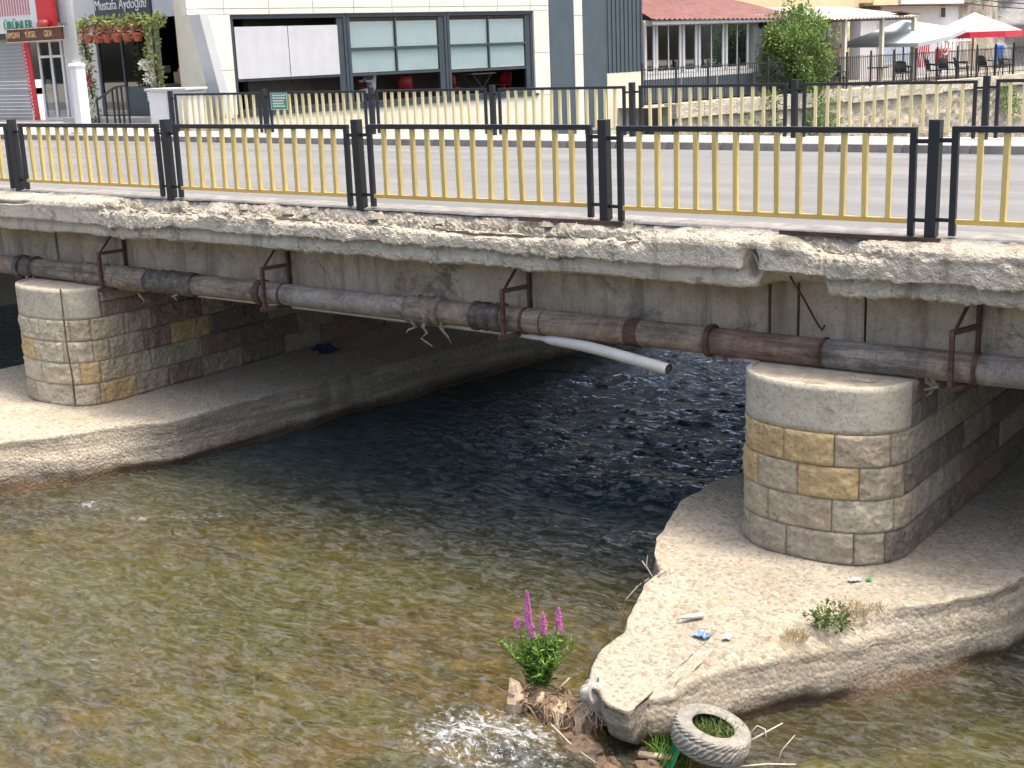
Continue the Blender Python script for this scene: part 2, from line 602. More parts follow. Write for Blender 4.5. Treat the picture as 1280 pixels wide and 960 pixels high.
def gridfaces(nu, nv, wrap=False, flip=False):
    i = np.arange(nu - (0 if wrap else 1))
    j = np.arange(nv - 1)
    I, J = np.meshgrid(i, j, indexing='ij')
    I2 = (I + 1) % nu
    q = [I * nv + J, I2 * nv + J, I2 * nv + J + 1, I * nv + J + 1]
    if flip:
        q = q[::-1]
    return np.stack([a.ravel() for a in q], 1)


def fattr(me, name, vals):
    a = me.attributes.new(name, 'FLOAT', 'POINT')
    a.data.foreach_set('value', np.asarray(vals, np.float32))


def text(body, size, mat, name, parent, loc, rot=(math.pi / 2, 0, 0), align='CENTER', depth=0.01, sx=1.0):
    c = bpy.data.curves.new(name, 'FONT')
    c.body = body
    c.size = size
    c.extrude = depth
    c.align_x = align
    c.align_y = 'CENTER'
    o = bpy.data.objects.new(name, c)
    COL.objects.link(o)
    dg = bpy.context.evaluated_depsgraph_get()
    me = bpy.data.meshes.new_from_object(o.evaluated_get(dg))
    bpy.data.objects.remove(o)
    q = link(name, me, mat, parent)
    q.location = loc
    q.rotation_euler = rot
    q.scale = (sx, 1, 1)
    return q


# ================================================================== water and bed
ZW = -3.4
EXT = dict(x0=-60, x1=40, y0=-40, y1=80)


def build_water():
    xs = np.arange(-14.5, 4.0, 0.04)
    ys = np.arange(-7.0, 13.0, 0.04)
    X, Y = np.meshgrid(xs, ys, indexing='ij')
    # turbulence grows under and beyond the deck, on the right half of the channel
    chop = sstep(-2.0, 3.5, Y) * sstep(-9.4, -6.0, X + 0.05 * Y) * 0.9 + 0.10
    chop = np.maximum(chop, 0.8 * np.exp(-(((X + 1.9) / 0.75) ** 2 + ((Y + 3.75) / 0.55) ** 2)))
    chop = np.maximum(chop, 0.35 * np.exp(-((Y + 1.8 + 0.25 * (X + 8)) / 0.5) ** 2) * sstep(-5.5, -7.5, X))
    wx, wy = X + 0.25 * fbm(X * 0.9, Y * 0.9, 0, 3, 3), Y + 0.25 * fbm(X * 0.9, Y * 0.9, 4, 3, 5)
    big = fbm(wx * 1.0, wy * 1.9, 0, 3, 11)
    rid = 1 - np.abs(fbm(wx * 2.0, wy * 3.6, 0, 3, 21)) * 2.2
    Z = chop * (0.045 * big + 0.030 * rid) + 0.024 * fbm(wx * 1.9, wy * 3.4, 0, 4, 31)
    # standing wave over the drowned rock
    r = np.hypot((X + 3.75) / 0.75, (Y - 2.05) / 0.45)
    Z += 0.16 * np.exp(-r ** 2) - 0.09 * np.exp(-(((X + 4.2) / 0.9) ** 2 + ((Y - 1.3) / 0.35) ** 2))
    # wash round the debris at the footing tip
    Z += 0.05 * np.exp(-(((X + 1.8) / 0.8) ** 2 + ((Y + 3.8) / 0.5) ** 2)) * rid
    foam = np.zeros_like(X)
    foam = np.maximum(foam, (0.50 + 0.22 * fbm(X * 2.2, Y * 3.0, 0, 3, 55)) * np.exp(-(((X + 1.80) / 1.0) ** 2 + ((Y + 3.70) / 0.60) ** 2)))
    foam = np.maximum(foam, 0.50 * np.exp(-(((X + 3.4) / 0.5) ** 2 + ((Y - 2.3) / 0.30) ** 2)))
    L = (Y + 1.55) - 0.9 * (X + 8.0) * 0.75
    foam = np.maximum(foam, (0.42 + 0.30 * fbm(X * 3.0, Y * 6.0, 0, 3, 41)) * np.exp(-(L / 0.20) ** 2) * np.exp(-((X + 8.0) / 0.7) ** 2))
    foam = np.maximum(foam, 0.45 * np.exp(-(((X + 9.3) / 0.35) ** 2 + ((Y + 1.75) / 0.2) ** 2)))
    foam = np.maximum(foam, 0.60 * np.exp(-(((X + 6.0) / 1.9) ** 2 + ((Y - 9.0) / 1.2) ** 2)))
    foam = np.maximum(foam, 0.34 * chop * sstep(0.055, 0.11, Z))
    foam = np.maximum(foam, 0.16 * sstep(0.25, 0.6, fbm(X * 0.7, Y * 2.0, 0, 3, 77)))
    V = np.stack([X, Y, ZW + Z], 2).reshape(-1, 3)
    # the sheet goes on to the banks as a coarse skirt
    F = gridfaces(len(xs), len(ys))
    me = npmesh('water', V, F)
    turb = 0.30 + 0.38 * sstep(-1.0, 2.5, Y) + 0.25 * np.exp(-(((X + 9.0) / 1.1) ** 2)) * sstep(-3.5, 0, Y) + 0.1 * fbm(X * 0.5, Y * 0.5, 0, 2, 99)
    aer_sheen = 1.0 * sstep(1.0, 5.5, Y) * sstep(-8.8, -6.6, X - 0.08 * Y) + 0.25 * sstep(6.5, 9.0, Y) * sstep(-9.5, -8.0, X) + 0.14 * sstep(-1.5, 2, Y) * sstep(-7.5, -5, X) + 0.07  # pale aerated water, plus sky reflection painted in as diffuse colour
    blue = sstep(-1.5, 1.5, Y)  # deck's shadow painted into the water: darker, bluer body colour beneath it
    for nm, a in (('aerated_sheen', aer_sheen), ('blue', blue), ('chop', chop), ('foam', foam), ('turbid', np.clip(turb, 0.1, 0.9))):
        fattr(me, nm, a.ravel())
    o = link('water', me, 'water')
    tag(o, 'shallow brown-green river running under the bridge', None, kind='structure')
    # coarse water all round
    mb = MB()
    for (x0, x1, y0, y1) in ((-30, -14.52, -30, 60), (3.98, 16, -30, 60), (-14.52, 3.98, -30, -7.0), (-14.52, 3.98, 12.94, 60)):
        nx, ny = max(2, int((x1 - x0) / 0.6)), max(2, int((y1 - y0) / 0.6))
        vs, fs = [], []
        for i in range(nx + 1):
            for j in range(ny + 1):
                vs.append((x0 + (x1 - x0) * i / nx, y0 + (y1 - y0) * j / ny, ZW - 0.006 + 0.0 * i))
        for i in range(nx):
            for j in range(ny):
                a = i * (ny + 1) + j
                fs.append((a, a + ny + 1, a + ny + 2, a + 1))
        mb.add(vs, fs)
    w2 = mb.build('outer_water', 'water', smooth=True)
    n = len(w2.data.vertices)
    fattr(w2.data, 'chop', [0.6] * n)
    fattr(w2.data, 'foam', [0.12] * n)
    fattr(w2.data, 'turbid', [0.6] * n)
    fattr(w2.data, 'aerated_sheen', [0.3] * n)
    fattr(w2.data, 'blue', [1.0] * n)
    tag(w2, 'river water reaching on up and down stream', None, kind='structure')


build_water()

xs = np.arange(-20, 6.0, 0.06)
ys = np.arange(-9.0, 13.0, 0.06)
X, Y = np.meshgrid(xs, ys, indexing='ij')
d1, d2, cid = voro(X * 3.2 + 0.3 * vn(X * 2, Y * 2), Y * 3.2, 5)
stone = np.clip((d2 - d1) * 1.6, 0, 1) ** 0.5 * (0.3 + cid)
Zb = -3.86 + 0.09 * stone + 0.10 * fbm(X * 0.6, Y * 0.6, 0, 3, 8) + 0.10 * sstep(-2.5, -4.5, Y) - 0.25 * sstep(-0.5, 2.0, Y)
V = np.stack([X, Y, Zb], 2).reshape(-1, 3)
bed = link('river_bed', npmesh('river_bed', V, gridfaces(len(xs), len(ys))), 'bed')
tag(bed, 'stony river bed under shallow water', None, kind='structure')
mb = MB()
mb.box(-30, 16, -30, 60, -4.6, -4.3)
tag(mb.build('outer_river_bed', 'bed'), 'deeper river bed under the whole channel', None, kind='structure')


# ================================================================== piers
def pier_outline(xc, hw, b, n=2.3, y0=0.05, back=10.6, front=3.0, step=0.02):
    P = []
    for y in np.arange(front, y0, -step):
        P.append((xc - hw, y))
    for t in np.linspace(0, math.pi, 240):
        c, s_ = math.cos(t), math.sin(t)
        P.append((xc - hw * np.sign(c) * abs(c) ** (2 / n), y0 - b * abs(s_) ** (2 / n)))
    for y in np.arange(y0 + step, back, step):
        P.append((xc + hw, y))
    P = np.array(P)
    keep = np.r_[True, np.hypot(*np.diff(P, axis=0).T) > 1e-5]
    P = P[keep]
    s = np.r_[0, np.cumsum(np.hypot(*np.diff(P, axis=0).T))]
    s -= s[np.argmin(np.abs(P[:, 0] - xc) + (P[:, 1] > 0) * 9)]
    return P, s


def block(P, s, s0, s1, z0, z1, out, rough, seed, gap=0.0035, nz=13):
    """a dressed stone bent round the outline; quarry-faced, edges falling back into the joint"""
    nu = max(5, int((s1 - s0) / 0.024))
    a = np.linspace(s0 + gap, s1 - gap, nu)
    x, y = np.interp(a, s, P[:, 0]), np.interp(a, s, P[:, 1])
    e = 0.01
    tx = np.interp(a + e, s, P[:, 0]) - np.interp(a - e, s, P[:, 0])
    ty = np.interp(a + e, s, P[:, 1]) - np.interp(a - e, s, P[:, 1])
    l = np.hypot(tx, ty)
    nx, ny = ty / l, -tx / l
    zz = np.linspace(z0 + gap, z1 - gap, nz)
    A, Zz = np.meshgrid(a, zz, indexing='ij')
    ed = np.minimum(np.minimum(A - s0, s1 - A), np.minimum(Zz - z0, z1 - Zz))
    d = out * sstep(0.0, 0.012, ed) + rough * sstep(0.0, 0.03, ed) * (fbm(A * 11, Zz * 11, seed, 4, seed, 0.65) * 1.3 + 0.2)
    Xo, Yo = x[:, None] + nx[:, None] * d, y[:, None] + ny[:, None] * d
    front = np.stack([Xo, Yo, Zz], 2).reshape(-1, 3)
    Xb, Yb = x[:, None] - nx[:, None] * 0.05 + 0 * d, y[:, None] - ny[:, None] * 0.05 + 0 * d
    # side walls: rim of the front grid dropped back into the core
    F = gridfaces(nu, nz)
    idx = np.arange(nu * nz).reshape(nu, nz)
    rim = np.r_[idx[:, 0], idx[-1, 1:], idx[-2::-1, -1], idx[0, -2:0:-1]]
    back = np.stack([Xb, Yb, Zz], 2).reshape(-1, 3)[rim]
    n0 = len(front)
    m_ = len(rim)
    k = np.arange(m_)
    W_ = np.stack([rim[k], n0 + k, n0 + (k + 1) % m_, rim[(k + 1) % m_]], 1)
    return np.vstack([front, back]), np.vstack([F, W_])


ZT, ZB = -1.22, -2.80
COURSES = [(-2.80, -2.51), (-2.51, -2.215), (-2.215, -1.925), (-1.925, -1.635)]


def build_pier(label, xc, hw, b, joints, nose_cols, seed):
    root = thing('stone_pier', label, 'bridge pier', (xc, 0.0, ZB), group='stone piers of the bridge')
    rnd = random.Random(seed)
    P, s = pier_outline(xc, hw, b)
    # core
    Pi, _ = pier_outline(xc, hw - 0.03, b - 0.03, step=0.15)
    mb = MB()
    n = len(Pi)
    vs = [(x, y, z) for z in (ZB - 0.1, ZT - 0.012) for x, y in Pi]
    fs = [(i, i + 1, i + 1 + n, i + n) for i in range(n - 1)]
    fs += [tuple(range(n, 2 * n))]
    mb.add(vs, fs)
    mb.box(xc - hw + 0.05, xc + hw - 0.05, 2.9, 10.55, ZB - 0.1, ZT - 0.02)
    mb.build('pier_core', 'mortar', root, origin=None)
    off = np.array([xc, 0, ZB])

    def put(name, s0, s1, z0, z1, out, rough, mat, nz=13):
        V, F = block(P, s, s0, s1, z0, z1, out, rough, rnd.randint(0, 999), nz=nz)
        link(name, npmesh(name, V - off, F), mat, root)

    send = s[-1] - 0.1
    # smooth concrete cap round the nose
    put('cap', -2.6, 1.02, -1.637, ZT, 0.0, 0.006, 'cap', nz=10)
    for ci, (z0, z1) in enumerate(COURSES):
        js = [-2.6, -1.75] + joints[ci]
        while js[-1] < send - 0.9:
            js.append(js[-1] + rnd.uniform(0.42, 0.95))
        js[-1] = send
        for k in range(len(js) - 1):
            mid = 0.5 * (js[k] + js[k + 1])
            if k - 1 < len(nose_cols[ci]) and k >= 1:
                mat = nose_cols[ci][k - 1]
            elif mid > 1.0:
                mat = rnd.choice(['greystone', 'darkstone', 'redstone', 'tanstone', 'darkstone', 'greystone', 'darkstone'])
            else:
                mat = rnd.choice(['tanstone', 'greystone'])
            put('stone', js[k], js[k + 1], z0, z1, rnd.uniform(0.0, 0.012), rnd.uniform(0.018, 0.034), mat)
    for z0, z1 in ((-1.635, -1.43), (-1.43, ZT)):
        js = [1.03]
        while js[-1] < send - 0.8:
            js.append(js[-1] + rnd.uniform(0.4, 0.8))
        js[-1] = send
        for k in range(len(js) - 1):
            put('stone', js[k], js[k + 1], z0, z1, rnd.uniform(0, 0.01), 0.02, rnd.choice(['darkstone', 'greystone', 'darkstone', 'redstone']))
    return root


pier_r = build_pier('rounded stone pier with ochre blocks standing beside the tyre and the flat gravelly footing', -0.86, 0.75, 0.55,
                    [[-0.62, -0.16, 0.44, 0.71, 0.95], [-0.86, -0.36, 0.25, 0.79, 1.09], [-0.92, -0.49, -0.06, 0.47, 0.91], [-0.74, -0.2, 0.26, 0.74, 0.96]],
                    [['greystone', 'greystone', 'greystone', 'greystone', 'darkstone'], ['tanstone', 'tanstone', 'tanstone', 'palestone', 'tanstone', 'greystone'],
                     ['tanstone', 'yellowstone', 'tanstone', 'yellowstone', 'tanstone', 'darkstone'], ['palestone', 'yellowstone', 'yellowstone', 'tanstone', 'greystone', 'greystone']], 3)
pier_l = build_pier('pale rounded stone pier on the left, a thin cable running down its nose', -11.85, 0.78, 0.5,
                    [[-0.7, -0.18, 0.52, 0.88, 1.47], [-0.9, 0.0, 0.65, 0.92, 1.75], [-0.6, -0.1, 0.45, 0.85, 1.09, 1.67, 2.13], [-0.8, 0.05, 0.57, 0.85, 1.37, 1.83]],
                    [['greystone', 'greystone', 'palestone', 'palestone', 'yellowstone', 'greystone'], ['palestone', 'palestone', 'palestone', 'yellowstone', 'tanstone', 'greystone'],
                     ['palestone', 'yellowstone', 'palestone', 'palestone', 'tanstone', 'greystone', 'redstone', 'yellowstone'], ['palestone', 'palestone', 'palestone', 'tanstone', 'tanstone', 'greystone', 'redstone']], 5)
mb = MB()
mb.tube([(-11.3, -0.40, -1.2), (-11.28, -0.42, -1.5), (-11.27, -0.43, -2.0), (-11.24, -0.42, -2.4), (-11.25, -0.42, -2.78)], 0.011, 6)
mb.build('cable', 'tape', pier_l)


# ------------------------------------------------------------------ footings
def smooth_closed(pts, step):
    pts = np.array(pts, float)
    q = np.vstack([pts, pts[:1]])
    s = np.r_[0, np.cumsum(np.hypot(*np.diff(q, axis=0).T))]
    n = int(s[-1] / step)
    a = np.linspace(0, s[-1], n, endpoint=False)
    P = np.stack([np.interp(a, s, q[:, 0]), np.interp(a, s, q[:, 1])], 1)
    k = 2
    for _ in range(2):
        P = sum(np.roll(P, i, 0) for i in range(-k, k + 1)) / (2 * k + 1)
    return P


def build_footing(label, outer, inset, xc, hw, b, topz, seed, roundness, step=0.03, cut=0.24):
    P = smooth_closed(outer, step)
    n = len(P)
    T = np.roll(P, -2, 0) - np.roll(P, 2, 0)
    T /= np.hypot(T[:, 0], T[:, 1])[:, None]
    N = np.stack([T[:, 1], -T[:, 0]], 1)
    cen = P.mean(0)
    if ((P - cen) * N).sum(1).mean() < 0:
        N = -N
    ins = inset(P)
    rd = roundness(P)
    Pp, _ = pier_outline(xc, hw - 0.06, b - 0.06, front=10.5, step=0.05, back=10.5)
    D = ((P[:, None, :] - Pp[None]) ** 2).sum(2)
    I = Pp[D.argmin(1)]
    for _ in range(60):
        I = (np.roll(I, 5, 0) + np.roll(I, -5, 0) + I) / 3
    rings = []
    wallw = []
    sarc = np.arange(n) * step
    zt0 = topz(P[:, 0], P[:, 1])
    nw = 26
    for k in range(nw):
        t = k / (nw - 1)
        zb = ZW - 0.45
        # steep wall first, then a rounded shoulder
        zf = (1 - rd) * min(1.0, t / 0.95) + rd * math.sin(t * math.pi / 2)
        zz = zb + (zt0 - zb) * zf
        off = ins * ((1 - rd) * t + rd * t ** 1.7)
        stri = fbm(sarc * 0.45, zz * 11, seed, 3, seed) * 0.05 + fbm(sarc * 2.5, zz * 6, 1, 4, seed + 4) * 0.012
        under = -cut * sstep(0.28, 0.05, (zz - ZW) / 0.5) * (0.45 + 0.9 * fbm(sarc * 0.9, 0 * sarc, 2, 3, seed + 7))
        wob = fbm(sarc * 0.8, 0 * sarc, 3, 3, seed + 9) * 0.03 + (np.abs(vn(sarc * 2.1, 0 * sarc, 5, seed)) - 0.4) * 0.05 + vn(sarc * 7.0, 0 * sarc + t * 3, 5, seed + 1) * 0.014
        q = P - N * off[:, None] + N * (stri + under + wob)[:, None]
        rings.append(np.stack([q[:, 0], q[:, 1], zz], 1))
    edge = rings[-1][:, :2]
    nt_ = 44
    for k in range(1, nt_ + 1):
        t = (k / nt_) ** 1.0
        q = edge * (1 - t) + I * t
        z = topz(q[:, 0], q[:, 1])
        w = sstep(0, 0.06, t)
        z = z + w * (0.020 * fbm(q[:, 0] * 2.2, q[:, 1] * 2.2, 0, 3, seed + 2) + 0.005 * fbm(q[:, 0] * 9, q[:, 1] * 9, 0, 3, seed + 3)) + 0.012 * sstep(0.12, 0.0, t)
        rings.append(np.stack([q[:, 0], q[:, 1], z], 1))
    V = np.stack(rings, 1).reshape(-1, 3)
    F = gridfaces(n, len(rings), wrap=True)
    me = npmesh('concrete_footing', V, F)
    me.flip_normals() if me.polygons[len(me.polygons) - 5].normal.z < 0 else None
    o = link('concrete_footing', me, 'footing')
    return tag(o, label, 'pier footing', 'concrete footings under the piers')


out_r = [(-1.9, 11.5), (-2.15, 6), (-2.38, 1.5), (-2.54, 0.95), (-2.56, 0.3), (-2.32, -0.45), (-2.07, -1.0), (-1.80, -1.42), (-1.70, -1.9), (-1.60, -2.3), (-1.47, -2.75),
         (-1.30, -3.08), (-1.08, -3.26), (-0.82, -3.28), (-0.60, -3.05), (-0.34, -2.5), (0.08, -1.86), (0.34, -1.39), (0.67, -0.86), (1.0, -0.29), (1.12, 0.4), (1.12, 3), (1.1, 11.5)]
build_footing('broad gravelly concrete footing with a broken pointed nose beside the purple flowers', out_r,
              lambda P: np.where(P[:, 0] > -0.9, 0.20 + 0.18 * sstep(-0.6, -1.6, P[:, 1]) * sstep(-3.3, -2.6, P[:, 1]), 0.03 - 0.16 * sstep(-2.2, -3.1, P[:, 1]) * sstep(-0.70, -0.95, P[:, 0])),
              -0.86, 0.75, 0.55, lambda x, y: -2.80 - 0.10 * np.clip(-1.1 - y, 0, 9) + 0 * x, 40,
              lambda P: np.where(P[:, 0] > -0.9, 0.10 + 0.65 * sstep(-0.9, -1.7, P[:, 1]), 0.1))
out_l = [(-7.95, 11.5), (-8.66, 6.0), (-8.97, 4.0), (-9.20, 2.17), (-9.40, 0.86), (-9.50, -0.2), (-9.90, -1.45), (-10.45, -2.22), (-11.2, -2.75), (-12.0, -3.1), (-12.7, -2.8), (-13.6, -1.6), (-14.3, -0.2), (-14.5, 3), (-14.5, 11.5)]
build_footing('long grey concrete footing with banded sides running under the bridge on the left', out_l,
              lambda P: np.where(P[:, 1] < -0.2, 0.10 + 0.30 * sstep(-0.2, -1.0, P[:, 1]), 0.06 + 0 * P[:, 0]),
              -11.85, 0.78, 0.5, lambda x, y: -2.80 + 0 * x + 0.0 * y, 60, lambda P: 0.05 + 0.12 * sstep(-0.3, -1.2, P[:, 1]), cut=0.10)

# ================================================================== bridge deck
bridge = thing('road_bridge', 'concrete road bridge with crumbling deck edge over the river', 'bridge', (-5.0, 0.0, 0.0))
BX0, BX1 = -24.0, 9.0


def build_fascia():
    prof = [(0.34, 0.0, 0.0), (0.20, 0.0, 0.05), (0.06, 0.0, 0.10), (-0.02, -0.004, 0.3), (-0.05, -0.02, 0.6), (-0.10, -0.04, 1.0), (-0.15, -0.06, 1.0), (-0.195, -0.10, 1.0),
            (-0.217, -0.14, 0.7), (-0.222, -0.20, 0.18), (-0.224, -0.315, 0.16), (-0.215, -0.332, 0.5), (-0.15, -0.336, 0.4), (-0.148, -0.36, 0.3), (-0.165, -0.44, 0.3), (-0.155, -0.485, 0.4), (-0.12, -0.505, 0.3), (0.1, -0.505, 0.05), (0.42, -0.505, 0.0)]
    prof = np.array(prof)
    cs = np.r_[0, np.cumsum(np.hypot(*np.diff(prof[:, :2], axis=0).T))]
    tt = np.r_[np.linspace(0, cs[3], 6, endpoint=False), np.linspace(cs[3], cs[9], 34, endpoint=False), np.linspace(cs[9], cs[16], 34, endpoint=False), np.linspace(cs[16], cs[-1], 5)]
    y0, z0, w0 = [np.interp(tt, cs, prof[:, i]) for i in range(3)]
    xs = np.r_[np.arange(BX0, -14, 0.2), np.arange(-14, 2.2, 0.014), np.arange(2.2, BX1, 0.2)]
    X = np.repeat(xs[:, None], len(tt), 1)
    Yb = np.repeat(y0[None], len(xs), 0)
    Zb = np.repeat(z0[None], len(xs), 0)
    Wt = np.repeat(w0[None], len(xs), 0)
    T = np.repeat(tt[None], len(xs), 0)
    # outward direction of the profile
    dy, dz = np.gradient(y0, tt), np.gradient(z0, tt)
    l = np.hypot(dy, dz)
    ny, nz = np.repeat((dz / l)[None], len(xs), 0), np.repeat((-dy / l)[None], len(xs), 0)
    # the crack line between upper and lower band wanders
    sh = 0.045 * fbm(X * 0.9, 0 * X, 0, 4, 2) + 0.012 * fbm(X * 8, 0 * X, 0, 3, 3)
    mid = sstep(-0.12, -0.28, Zb) * sstep(-0.47, -0.36, Zb)
    Zb = Zb + sh * mid
    # ragged bottom edge
    low = sstep(-0.36, -0.50, Zb)
    Zb = Zb + low * sstep(0.2, -0.1, Yb) * (0.022 * fbm(X * 1.6, 0 * X, 5, 5, 6) + 0.008 * fbm(X * 14, 0 * X, 5, 2, 6))
    # spalled stretches: the upper arris broken away, more to the right
    spall = sstep(-0.02, 0.22, fbm(X * 0.6 + 0.25 * Zb, Zb * 2.0, 9, 4, 14) + 0.30 * sstep(-6, 0, X) - 0.05)
    d1, d2, cid = voro(X * 9, T * 11, 4)
    e1, e2, eid = voro(X * 24, T * 26, 6)
    chunk = (cid - 0.5) * 0.060 + (eid - 0.5) * 0.036
    rough = fbm(X * 5, T * 6, 0, 4, 17) * 0.045 + chunk * sstep(0.02, 0.2, d2 - d1)
    arr = np.exp(-((Zb + 0.09) / 0.075) ** 2) * (Yb < 0.0)
    disp = Wt * rough * (0.16 + 1.15 * spall) - 0.07 * arr * spall + 0.018 * arr * (1 - spall) + 0.006 * fbm(X * 26, T * 26, 0, 3, 19) * sstep(0.02, 0.2, Wt)
    # deep horizontal crack below the arris in places
    ck = np.exp(-((Zb + 0.155 + 0.06 * fbm(X * 1.1, 0 * X, 3, 4, 23)) / 0.014) ** 2) * sstep(-0.1, 0.25, fbm(X * 0.7, 0 * X, 7, 3, 29))
    disp -= 0.06 * ck * sstep(0.0, 0.5, Wt)
    # the gap between two deck slabs, and the missing lower band right of it
    hole = np.exp(-(((X + 1.52) / 0.055) ** 2)) * np.exp(-(((Zb + 0.27) / 0.10) ** 2))
    disp -= 0.30 * hole
    miss = sstep(-1.50, -1.40, X + 0.03 * fbm(X * 9, Zb * 9, 0, 2, 3)) * sstep(-0.80, -0.88, X) * sstep(-0.33, -0.37, Zb)
    Zb = Zb + miss * 0.115 * sstep(0.3, 0.0, Yb)
    disp -= miss * 0.05 * sstep(0.2, -0.1, Yb)
    for xj in (-0.83, -5.18, -9.7, -3.9):
        disp -= 0.02 * np.exp(-(((X - xj - 0.01 * fbm(Zb * 12, Zb * 3, xj, 2, 5)) / 0.012) ** 2)) * sstep(-0.05, -0.2, Zb)
    V = np.stack([X, Yb + ny * disp, Zb + nz * disp], 2)
    V = V.reshape(-1, 3) - np.array([-5.0, 0, 0])
    me = npmesh('deck_edge', V, gridfaces(len(xs), len(tt)), smooth=False)
    if me.polygons[5].normal.z < 0:
        me.flip_normals()
    link('deck_edge', me, 'fascia', bridge)


build_fascia()
# deck slab, carried on longitudinal beams
mb = MB().box(BX0, BX1, 0.42, 10.3, -0.50, -0.14)
mb.build('deck_slab', 'girder', bridge)
mb = MB().box(BX0, BX1, 10.3, 10.55, -0.5, -0.005)
mb.build('far_deck_edge', 'girder', bridge)
M['gaps'] = plain('joint_dark', (0.03, 0.027, 0.024), 0.95)
segs = [(BX0, -12.42), (-12.385, -11.85), (-11.82, -1.625), (-1.60, -1.345), (-1.315, -0.705), (-0.675, BX1)]
for bi, yy in enumerate((0.36, 2.4, 4.5, 6.6, 8.7, 10.0)):
    for si, (a, b) in enumerate(segs if bi == 0 else [(BX0, -11.9), (-11.8, -0.9), (-0.8, BX1)]):
        nx = max(2, int((b - a) / 0.06)) if bi == 0 else 2
        if bi == 0:
            xs = np.linspace(a, b, nx)
            zs = np.linspace(-1.18, -0.49, 14)
            A, B = np.meshgrid(xs, zs, indexing='ij')
            ins = 0.02 if si in (1, 3, 4) else 0.0
            yv = yy + ins - 0.006 * fbm(A * 3, B * 3, 0, 4, 3) - 0.003 * fbm(A * 18, B * 18, 0, 3, 4) + 0.02 * sstep(0.02, 0.0, np.minimum(A - a, b - A))
            V = np.stack([A, yv, B], 2).reshape(-1, 3)
            F = gridfaces(nx, 14)
            idx = np.arange(nx * 14).reshape(nx, 14)
            rim = np.r_[idx[:, 0], idx[-1, 1:], idx[-2::-1, -1], idx[0, -2:0:-1]]
            back = V[rim].copy()
            back[:, 1] = yy + 0.30
            k = np.arange(len(rim))
            Wf = np.stack([rim[k], len(V) + k, len(V) + (k + 1) % len(rim), rim[(k + 1) % len(rim)]], 1)
            me = npmesh('girder', np.vstack([V, back]) - np.array([-5, 0, 0]), np.vstack([F, Wf]), smooth=False)
            link('girder', me, 'girder', bridge)
        else:
            MB().box(a, b, yy, yy + 0.3, -1.18, -0.497).build('girder', 'girder', bridge)
MB().box(BX0, BX1, 0.64, 0.66, -1.17, -0.51).build('joint_backing', 'gaps', bridge)
# reinforcement bars hanging at the broken joint
mb = MB()
mb.tube([(-1.28, 0.10, -0.42), (-1.2, 0.2, -0.62), (-1.1, 0.31, -0.88), (-1.06, 0.32, -0.93), (-1.03, 0.30, -0.88)], 0.010, 6)
mb.build('bent_reinforcement', 'rust', bridge, smooth=True)
mb = MB()
mb.tube([(-1.66, -0.17, -0.14), (-1.665, -0.18, -0.3), (-1.66, -0.17, -0.36)], 0.006, 6)
mb.build('bent_reinforcement', 'rust', bridge, smooth=True)
# old rusted angle iron lying along the edge, in lengths
for a, b in ((-1.30, 0.10), (-4.1, -2.9)):
    mb = MB()
    mb.bar((a, -0.065, -0.006), (b, -0.062, -0.004), 0.035, 0.014)
    mb.bar((a, -0.088, -0.008), (b, -0.086, -0.006), 0.008, 0.04)
    mb.build('angle_iron', 'rust', bridge)
# loose lumps of broken screed lying on the edge
rl = random.Random(12)
for k in range(16):
    x = rl.uniform(-12.5, 1.2)
    s_ = rl.uniform(0.025, 0.075)
    mb = MB()
    npt = 9
    top = []
    for i in range(npt):
        t = 2 * math.pi * i / npt
        r = s_ * rl.uniform(0.75, 1.2)
        top.append((math.cos(t) * r * 1.7, math.sin(t) * r))
    cx, cy = x, rl.uniform(-0.14, -0.04)
    z0 = -0.03 + (cy + 0.04) * 0.35
    tl = rl.uniform(-0.25, 0.25)
    vs = [(cx + a, cy + b, z0 - 0.03) for a, b in top] + [(cx + a * rl.uniform(0.55, 0.9), cy + b * rl.uniform(0.55, 0.9), z0 + 0.012 + a * tl + rl.uniform(0, 0.02)) for a, b in top]
    fs = [(i, (i + 1) % npt, (i + 1) % npt + npt, i + npt) for i in range(npt)] + [tuple(range(npt, 2 * npt))]
    mb.add(vs, fs).build('concrete_lump', 'fascia', bridge)

xs = np.linspace(BX0, BX1, 260)
V, ysn = [], np.array([-0.035, 0.03, 0.12, 0.24, 0.34])
for x in xs:
    for q, yv in enumerate(ysn):
        V.append((x + 5.0, yv + (0.02 * float(vn(x * 3.0, 0.0, 1.0)) if q == 0 else 0), 0.016 - (0.02 if q == 0 else 0) + 0.004 * float(vn(x * 4, yv * 9, 2))))
link('kerb_strip', npmesh('kerb_strip', V, gridfaces(len(xs), len(ysn)), smooth=False), 'screed', bridge)
# road, pavement, kerbs
MB().box(-70, 30, 0.30, 9.0, -0.139, -0.10).build('road', 'asphalt')
tag(bpy.data.objects['road'], 'pale worn asphalt road across the bridge', None, kind='structure')
pav = MB().box(-70, 30, 9.0, 10.62, -0.137, 0.0).build('pavement', 'paving', origin=(-10, 9.8, 0))
tag(pav, 'light concrete pavement on the far side of the road', None, kind='structure')
ks = MB().box(-0.493, 0.493, -0.10, 0.10, -0.06, 0.075).mesh('kerb_stone')
for k in range(64):
    o = link('kerb_stone', ks, 'kerb', pav)
    o.location = (-36 + k - (-10), 8.93 - 9.8, -0.06)

# ================================================================== railings
PS = 3.126
FH = 0.95
postmesh = MB().box(-0.045, 0.045, -0.045, 0.045, -0.02, FH).mesh('post')
endmesh = None


